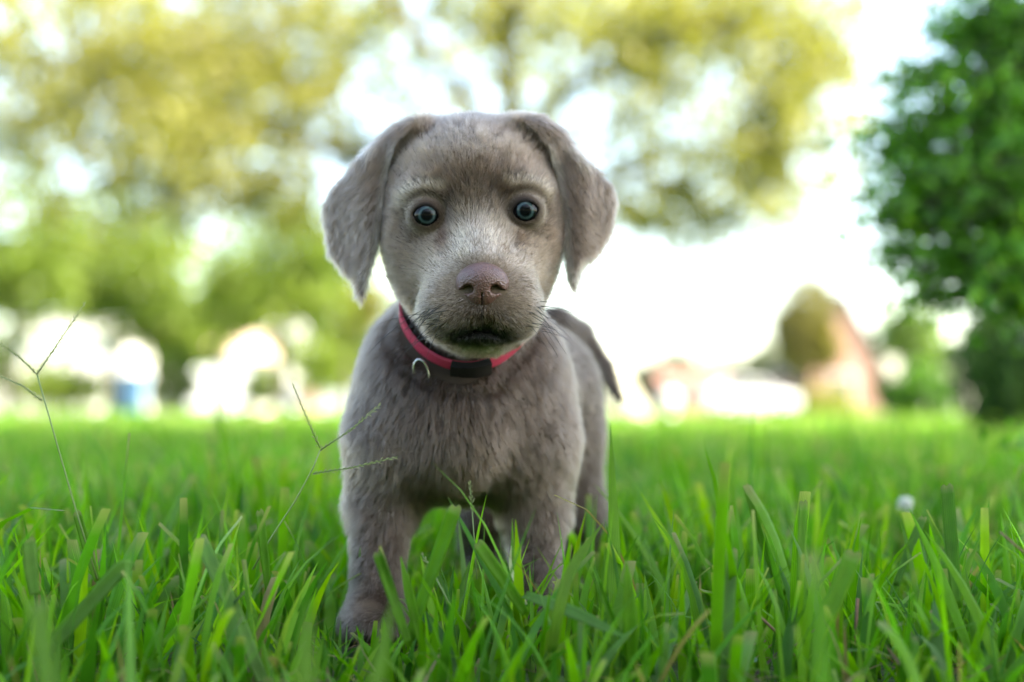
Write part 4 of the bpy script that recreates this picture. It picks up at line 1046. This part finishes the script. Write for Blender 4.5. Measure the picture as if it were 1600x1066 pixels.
nz2 = N(t_, 'ShaderNodeTexNoise'); nz2.inputs['Scale'].default_value = 120; t_.links.new(tc_.outputs['Object'], nz2.inputs['Vector'])
bp_ = N(t_, 'ShaderNodeBump'); bp_.inputs['Distance'].default_value = 0.0007; bp_.inputs['Strength'].default_value = 0.8
t_.links.new(vo.outputs['Distance'], bp_.inputs['Height']); t_.links.new(bp_.outputs[0], b_.inputs['Normal'])
mx_ = N(t_, 'ShaderNodeMix', data_type='RGBA'); mx_.inputs[6].default_value = (0.080, 0.034, 0.028, 1); mx_.inputs[7].default_value = (0.150, 0.072, 0.060, 1)
t_.links.new(nz2.outputs['Fac'], mx_.inputs[0]); t_.links.new(mx_.outputs[2], b_.inputs['Base Color']); t_.links.new(b_.outputs[0], out_.inputs[0])
link('nose', mesh_np('nose', nv, nq), nm, PUP)

# ------------------------------------------------------------------ collar
def body_radius(c, dirs, r0=0.02, r1=0.11):
    """distance from c along dirs (n,3) to the body's surface, from the field"""
    ts = np.linspace(r0, r1, 90); out = np.full(len(dirs), r1)
    for i, dvec in enumerate(dirs):
        q = c + dvec * ts[:, None]
        f = body_sdf(q[:, 0][:, None, None].astype(np.float32), q[:, 1][:, None, None].astype(np.float32), q[:, 2][:, None, None].astype(np.float32)) if False else None
    return out
def field(p):
    ix = np.interp(p[:, 0], xs, np.arange(len(xs))); iy = np.interp(p[:, 1], ys, np.arange(len(ys))); iz = np.interp(p[:, 2], zs, np.arange(len(zs)))
    return FB[np.clip(np.round(ix).astype(int), 0, len(xs)-1), np.clip(np.round(iy).astype(int), 0, len(ys)-1), np.clip(np.round(iz).astype(int), 0, len(zs)-1)]
cu = nrm(np.cross(COLLAR_N, np.array([0, 1.0, 0.2]))); cv = np.cross(COLLAR_N, cu)
SEG = 120
ang = np.linspace(0, 2*math.pi, SEG, endpoint=False)
dirs = np.cos(ang)[:, None]*cu + np.sin(ang)[:, None]*cv
ts = np.linspace(0.02, 0.075, 120); R = np.zeros(SEG)
for i in range(SEG):
    f = field(COLLAR_C + dirs[i]*ts[:, None]); o_ = np.nonzero(f > 0)[0]
    R[i] = ts[o_[0]] if len(o_) else 0.046
R = np.clip(R, 0.036, 0.0455)
for _ in range(14): R = (np.roll(R, 1) + R*2 + np.roll(R, -1)) / 4
R += 0.0026
if 'dbg' in DEV: print('collar R', R.min(), R.max(), 'dirs0', dirs[0], dirs[30])
def band(a0, a1, w, th, rad_off, name, mat, parent, n=None):
    idx = [i for i in range(SEG) if a0 <= ang[i] < a1]; V = []; F = []
    closed = (a1 - a0) > 6.2
    for i in idx:
        for (dr, dh) in ((0, -w/2), (th, -w/2+0.0006), (th, w/2-0.0006), (0, w/2)):
            V.append(COLLAR_C + dirs[i]*(R[i]+rad_off+dr) + COLLAR_N*dh)
    m = len(idx)
    for i in range(m if closed else m-1):
        j = (i+1) % m
        for k in range(4): F.append((i*4+k, j*4+k, j*4+(k+1) % 4, i*4+(k+1) % 4))
    if not closed: F += [(0, 1, 2, 3), tuple((m-1)*4+k for k in (3, 2, 1, 0))]
    mb = MB(); mb.add(V, F); return mb.build(name, mat, parent, smooth=False)
pink, t_, out_ = new_mat('collar_webbing')
b_ = N(t_, 'ShaderNodeBsdfPrincipled'); b_.inputs['Roughness'].default_value = 0.7
ck = N(t_, 'ShaderNodeTexWave'); ck.inputs['Scale'].default_value = 330; ck.inputs['Distortion'].default_value = 0.8
tc_ = N(t_, 'ShaderNodeTexCoord'); t_.links.new(tc_.outputs['Object'], ck.inputs['Vector'])
mx_ = N(t_, 'ShaderNodeMix', data_type='RGBA'); mx_.inputs[6].default_value = (0.40, 0.012, 0.045, 1); mx_.inputs[7].default_value = (0.70, 0.05, 0.12, 1)
bp_ = N(t_, 'ShaderNodeBump'); bp_.inputs['Distance'].default_value = 0.0005
t_.links.new(ck.outputs['Fac'], mx_.inputs[0]); t_.links.new(mx_.outputs[2], b_.inputs['Base Color'])
t_.links.new(ck.outputs['Fac'], bp_.inputs['Height']); t_.links.new(bp_.outputs[0], b_.inputs['Normal']); t_.links.new(b_.outputs[0], out_.inputs[0])
collar = band(-1, 9, 0.0145, 0.0018, 0, 'collar', pink, PUP); collar['label'] = 'pink webbing collar with black buckle'
# the angle of the lowest front point, seen as photo pixel x 735
proj = [(COLLAR_C + dirs[i]*R[i]) for i in range(SEG)]
pxs = np.array([800 + 2222*p[0]/p[1] for p in proj]); frontm = np.array([p[1] < COLLAR_C[1] for p in proj])
def ang_at(px):
    k = np.argmin(np.where(frontm, np.abs(pxs - px), 1e9)); return k
k0, k1 = sorted((ang_at(708), ang_at(764)))
if 'dbg' in DEV: print('buckle', k0, k1, pxs[frontm].min(), pxs[frontm].max(), [round(645-2222*(p[2]-CAM_H)/p[1]) for p in proj][::10], pxs[::10])
black = simple_mat('buckle_plastic', (0.006, 0.006, 0.007), 0.5, 0.1, 300)
V = []; F = []
band(ang[k0], ang[k1] + 1e-4, 0.0165, 0.0048, 0.0012, 'buckle', black, collar)
kk0, kk1 = sorted((ang_at(690), ang_at(703)))
silver = simple_mat('ring_steel', (0.6, 0.6, 0.6), 0.22, 0.05, 80, metallic=1.0)
kr = ang_at(668); pr = COLLAR_C + dirs[kr]*(R[kr] + 0.0085) - COLLAR_N*0.002
ring = []
tx = nrm(np.array([0.95, -0.3, -0.1])); tz = nrm(np.array([0.12, 0.10, -1.0]))
for i in range(25):
    a = 2*math.pi*i/24; ring.append(pr + tx*0.0056*math.cos(a) + tz*(0.0095*math.sin(a) + 0.006))
MB().tube(ring, 0.0008, 8, cap=False).build('ring', silver, collar)

# ================================================================== SEED STALKS, CLOVER, TWIGS, TALL BLADES
def stalk(label, stem, spikes, r=0.00055):
    """stem: list of points; spikes: list of (points) fingers carrying seeds"""
    t = empty('seed_stalk', tuple(stem[0])); tag(t, label, 'seed stalk', 'crabgrass seed stalks above the lawn')
    st = simple_mat('stalk_green', (0.13, 0.20, 0.05), 0.5, 0.2, 300)
    sd = simple_mat('seed_green', (0.22, 0.24, 0.10), 0.6, 0.3, 800)
    MB().tube(stem, [r * 1.3] + [r] * (len(stem) - 1), 8).build('stem', st, t)
    for pts in spikes:
        pts = [np.asarray(p) for p in pts]; a, b = pts[0], pts[-1]
        sp = MB().tube(pts, [r * .75] * (len(pts) - 1) + [r * .35], 6).build('spike', st, t)
        mb = MB(); Ln = np.linalg.norm(b - a); n = int(Ln / 0.0016); dr = nrm(b - a)
        for k in range(n):
            s = (k + .5) / n * (len(pts) - 1); i = min(int(s), len(pts) - 2); c = pts[i] + (pts[i+1] - pts[i]) * (s - i)
            off = nrm(np.cross(dr, (0.1 * math.sin(k), 1, 0.2))) * (1 if k % 2 else -1) * 0.0006
            q1, q2 = rng.uniform(.7, 1.3, 2); w3 = rng.normal(0, .00025, 3)
            mb.tube([c + off - dr * .0012 * q1, c + off * 1.2 + w3, c + off * 1.7 * q2 + dr * .0012 * q1 + w3 * 2], [.00010, .00034 * q2, .00006], 5, cap=False)
        q = mb.build('seed', sd, sp); q['kind'] = 'stuff'
    return t
d1 = 0.86
stalk('tall forked seed stalk at the left edge, leaning left', [P(152, 905, d1), P(118, 795, d1), P(88, 690, d1), P(58, 585, d1)],
      [[P(58, 585, d1), P(95, 530, d1), P(134, 472, d1)], [P(58, 585, d1), P(30, 558, d1-.01), P(0, 536, d1-.02)],
       [P(66, 626, d1), P(35, 603, d1), P(-6, 585, d1+.01)]], r=.00045)
d2 = 0.90
stalk('three fingered seed stalk crossing the left shoulder of the puppy', [P(395, 890, d2), P(425, 838, d2), P(460, 785, d2), P(489, 732, d2), P(500, 704, d2)],
      [[P(500, 704, d2), P(548, 672, d2), P(595, 632, d2)], [P(500, 700, d2), P(480, 655, d2), P(457, 599, d2)], [P(489, 740, d2), P(550, 731, d2), P(621, 714, d2)]], r=.00045)
stalk('short fine seed stalk in front of the dark chest', [P(745, 905, .93), P(742, 860, .93), P(738, 800, .93)], [[P(738, 800, .93), P(736, 775, .93), P(734, 750, .93)]], r=.0003)
stalk('pale seeded stalk lying among blades between the fore legs', [P(735, 985, .86), P(700, 940, .86), P(680, 900, .86)], [[P(680, 900, .86), P(668, 880, .86), P(658, 865, .86)]], r=.0005)
# white clover flower
wc = P(1415, 789, 1.32); cl = empty('clover_flower', (wc[0], wc[1], float(HT(wc[0], wc[1])))); tag(cl, 'small white clover flower head in the grass at the right', 'flower')
MB().tube([(wc[0] + .004, wc[1], 0), (wc[0], wc[1], wc[2])], .0009, 6).build('stem', simple_mat('clover_stem', (.1, .2, .05)), cl)
pm = simple_mat('clover_petal', (0.78, 0.78, 0.72), 0.6, 0.1, 400)
mb = MB()
for k in range(46):
    v = nrm(rng.standard_normal(3) + (0, 0, .4)); c = wc + v * .0042
    mb.tube([c - v * .002, c + v * .001, c + v * .0035], [.0006, .0013, .0004], 5)
q = mb.build('petals', pm, cl); q['kind'] = 'stuff'
# dry twigs
tm = simple_mat('dry_twig', (0.17, 0.10, 0.06), 0.8, 0.35, 500, bump=.0003)
for lab, pts, r in (('thin bent brown twig on the ground, right of the middle', [P(1178, 955, .84), P(1210, 985, .845), P(1232, 1015, .85), P(1250, 1030, .86)], .0009),
                    ('upright brown twig near the bottom right corner', [P(1455, 955, .82), P(1462, 1000, .825), P(1462, 1066, .83)], .0010),
                    ('brown twig with a knobbly tip among the right hand blades', [P(1340, 935, .85), P(1337, 985, .85), P(1330, 1035, .86)], .0011),
                    ('dark forked twig poking in at the right edge', [P(1562, 831, .80), P(1590, 855, .80), P(1625, 885, .80)], .0007)):
    o = MB().tube(pts, [r, r * .9, r * .8, r * .6][:len(pts)], 7).build('dry_twig', tm); tag(o, lab, 'twig', 'dry twigs in the grass')
# pale curled dry blade before the chest
def hero(label, pts, w, col, blunt=True, name='grass_blade', fold=.3, roll=0.0):
    """a broad blade along given points; w widths in metres; facing the camera with a fold"""
    pts = np.array(pts, float); n = 14
    s = np.linspace(0, len(pts) - 1, n + 1); idx = np.arange(len(pts)); C = np.stack([np.interp(s, idx, pts[:, k]) for k in range(3)], 1)
    for _ in range(4): C[1:-1] = (C[:-2] + 2*C[1:-1] + C[2:]) / 4
    T = nrm(np.gradient(C, axis=0)); t = np.linspace(0, 1, n + 1)
    view = nrm(C - np.array([0.04, -0.05, CAM_H + .15])); side = nrm(np.cross(T, view)); nn2 = np.cross(side, T)
    ra = roll + 0.25 * np.sin(t * 4 + len(label)); side = side * np.cos(ra)[:, None] + nn2 * np.sin(ra)[:, None]; nn2 = np.cross(side, T)
    prof = (np.where(t < .98, 1, .9) if blunt else np.clip(1 - t**3, .03, 1)) * (.7 + .3 * np.minimum(t * 2, 1)) * w / 2
    Lf = C + side*prof[:, None] - nn2*prof[:, None]*fold; Rt = C - side*prof[:, None] - nn2*prof[:, None]*fold
    V = np.stack([Lf, (Lf + C)/2 - nn2*prof[:, None]*.05, C, (Rt + C)/2 - nn2*prof[:, None]*.05, Rt], 1).reshape(-1, 3)
    if blunt: V[-5:] += T[-1] * np.array([[-.0015], [.0004], [-.0008], [.0012], [-.0006]])
    F = []; UV = []
    for i in range(n):
        for k in range(4):
            a = i*5 + k; F.append((a, a+1, a+6, a+5)); UV += [(k/4, t[i]), ((k+1)/4, t[i]), ((k+1)/4, t[i+1]), (k/4, t[i+1])]
    c = np.tile(np.array(col, float), (len(V), 1)) * (0.9 + .2 * vnoise(V, 300, 4))[:, None]; tt = np.repeat(t, 5)
    if blunt: k = np.clip((tt - .95) / .05, 0, 1)[:, None] * .6; c = c*(1-k) + np.array([.32, .28, .14])*k
    o = link(name, mesh_np(name, V, F, uv=UV, cols={'col': np.c_[c, np.ones(len(c))]}), grass_m)
    m = o.modifiers.new('thickness', 'SOLIDIFY'); m.thickness = 0.00018
    return tag(o, label, 'grass blade', 'tall grass blades that stand out of the lawn')
G1, G2, G3, G4 = (0.12, 0.30, 0.014), (0.13, 0.27, 0.05), (0.09, 0.24, 0.012), (0.13, 0.27, 0.02)
hero('broad pale blade leaning left at the bottom, cut tip near the seed stalk', [P(420, 1090, .80), P(375, 975, .82), P(312, 840, .85)], .0085, G2)
hero('tall bright blade with square cut tip crossing the chest of the puppy', [P(640, 1000, .83), P(662, 930, .83), P(688, 860, .83), P(712, 790, .83)], .0080, G1)
hero('dark narrow upright blade left of the three fingered seed stalk', [P(420, 925, .88), P(414, 870, .88), P(405, 798, .88)], .0056, G3)
hero('cut blade leaning left between the fore legs', [P(822, 960, .84), P(790, 910, .84), P(745, 848, .84)], .0075, G1)
hero('long arching bright blade rising to the hind leg', [P(862, 1020, .80), P(872, 950, .80), P(895, 880, .81), P(942, 818, .82)], .0078, G4, False)
hero('upright cut blade in front of the left fore paw', [P(640, 1010, .80), P(612, 930, .80), P(590, 862, .80)], .0062, G3)
hero('narrow dark blade right of the left fore paw', [P(660, 1010, .82), P(640, 930, .82), P(626, 870, .82)], .0062, G1, False)
hero('wide bluish blade lying across the grass right of the paws', [P(820, 930, .84), P(900, 958, .80), P(985, 1000, .76)], .0080, G2, False)
hero('thick pointed upright blade right of the paws', [P(988, 1040, .80), P(984, 960, .80), P(978, 872, .80)], .0095, G1, False)
hero('very broad upright blade with rounded tip, right of the middle', [P(1120, 1085, .80), P(1135, 980, .81), P(1141, 858, .82)], .0092, G2)
hero('long bright blade leaning right beyond the very broad blade', [P(1275, 1075, .78), P(1282, 985, .79), P(1335, 862, .80)], .0100, G1)
hero('thin tall upright blade near the clover flower', [P(1262, 1000, .86), P(1250, 900, .87), P(1255, 783, .88)], .0058, G1)
hero('tall pale blade left of the clover flower, leaning right', [P(1400, 915, .95), P(1420, 860, .95), P(1443, 808, .95)], .0055, G2)
hero('tall slender blade with rounded tip right of the clover flower', [P(1495, 950, .85), P(1488, 860, .86), P(1479, 758, .87)], .0080, G3)
hero('slim dark forked blade leaning left, far side of the right hand grass', [P(1225, 930, .98), P(1195, 860, .98), P(1165, 758, .98)], .0052, G3)
hero('folded pale blade with curled brown tip at the lower left', [P(70, 1025, .80), P(120, 968, .80), P(165, 915, .80), P(196, 880, .80), P(206, 893, .80)], .0088, G2)
hero('tall dark cut stem at the foot of the forked seed stalk', [P(152, 908, .87), P(138, 865, .87), P(120, 800, .87)], .0052, G3)
hero('pale slender leaf standing near the left edge', [P(55, 930, .80), P(48, 890, .80), P(44, 842, .80)], .0075, G2)
hero('broad blurred blade close to the lens at the bottom left', [P(88, 1130, .52), P(70, 1030, .54), P(60, 940, .56)], .0070, G4)
hero('blurred blade close to the lens below the left fore paw', [P(575, 1120, .60), P(595, 1030, .61), P(615, 935, .62)], .0065, G4, False)
hero('blurred upright blade close to the lens, below the seed stalk', [P(480, 1120, .55), P(478, 1020, .56), P(484, 930, .57)], .0070, G4, False)
hero('white curled dry sliver of grass between the fore legs', [P(822, 945, .86), P(808, 915, .86), P(796, 885, .86), P(799, 853, .86)], .0028, (0.6, 0.6, 0.55), False)
# clover leaves at the bottom
cm = simple_mat('clover_leaf', (0.045, 0.13, 0.045), 0.5, 0.2, 200)
for lab, px, py, y in (('clover leaf at the bottom, below the bluish blade', 905, 1042, .80), ('clover leaf beside the brown twig, bottom right', 1165, 1030, .83)):
    c = P(px, py, y); t = empty('clover_leaf', (c[0], c[1], 0)); tag(t, lab, 'clover leaf', 'clover leaves in the grass')
    MB().tube([(c[0], c[1] + .01, 0), tuple(c)], .0006, 6).build('stem', cm, t)
    for a in (0.5, 2.6, 4.7):
        dv = np.array([math.cos(a), math.sin(a) * .5, .25 * math.sin(a)]); sv = nrm(np.cross(dv, (0, -.6, 1))); pts = []
        for b in np.linspace(-1, 1, 9): pts.append(c + dv * (.0075 - .0035 * abs(b)**3 - (.001 if abs(b) < .1 else 0)) + sv * b * .0042)
        V = [c] + pts; me = mesh_np('leaflet', np.array(V), np.array([(0, i, i + 1) for i in range(1, 9)])); link('leaflet', me, cm, t)
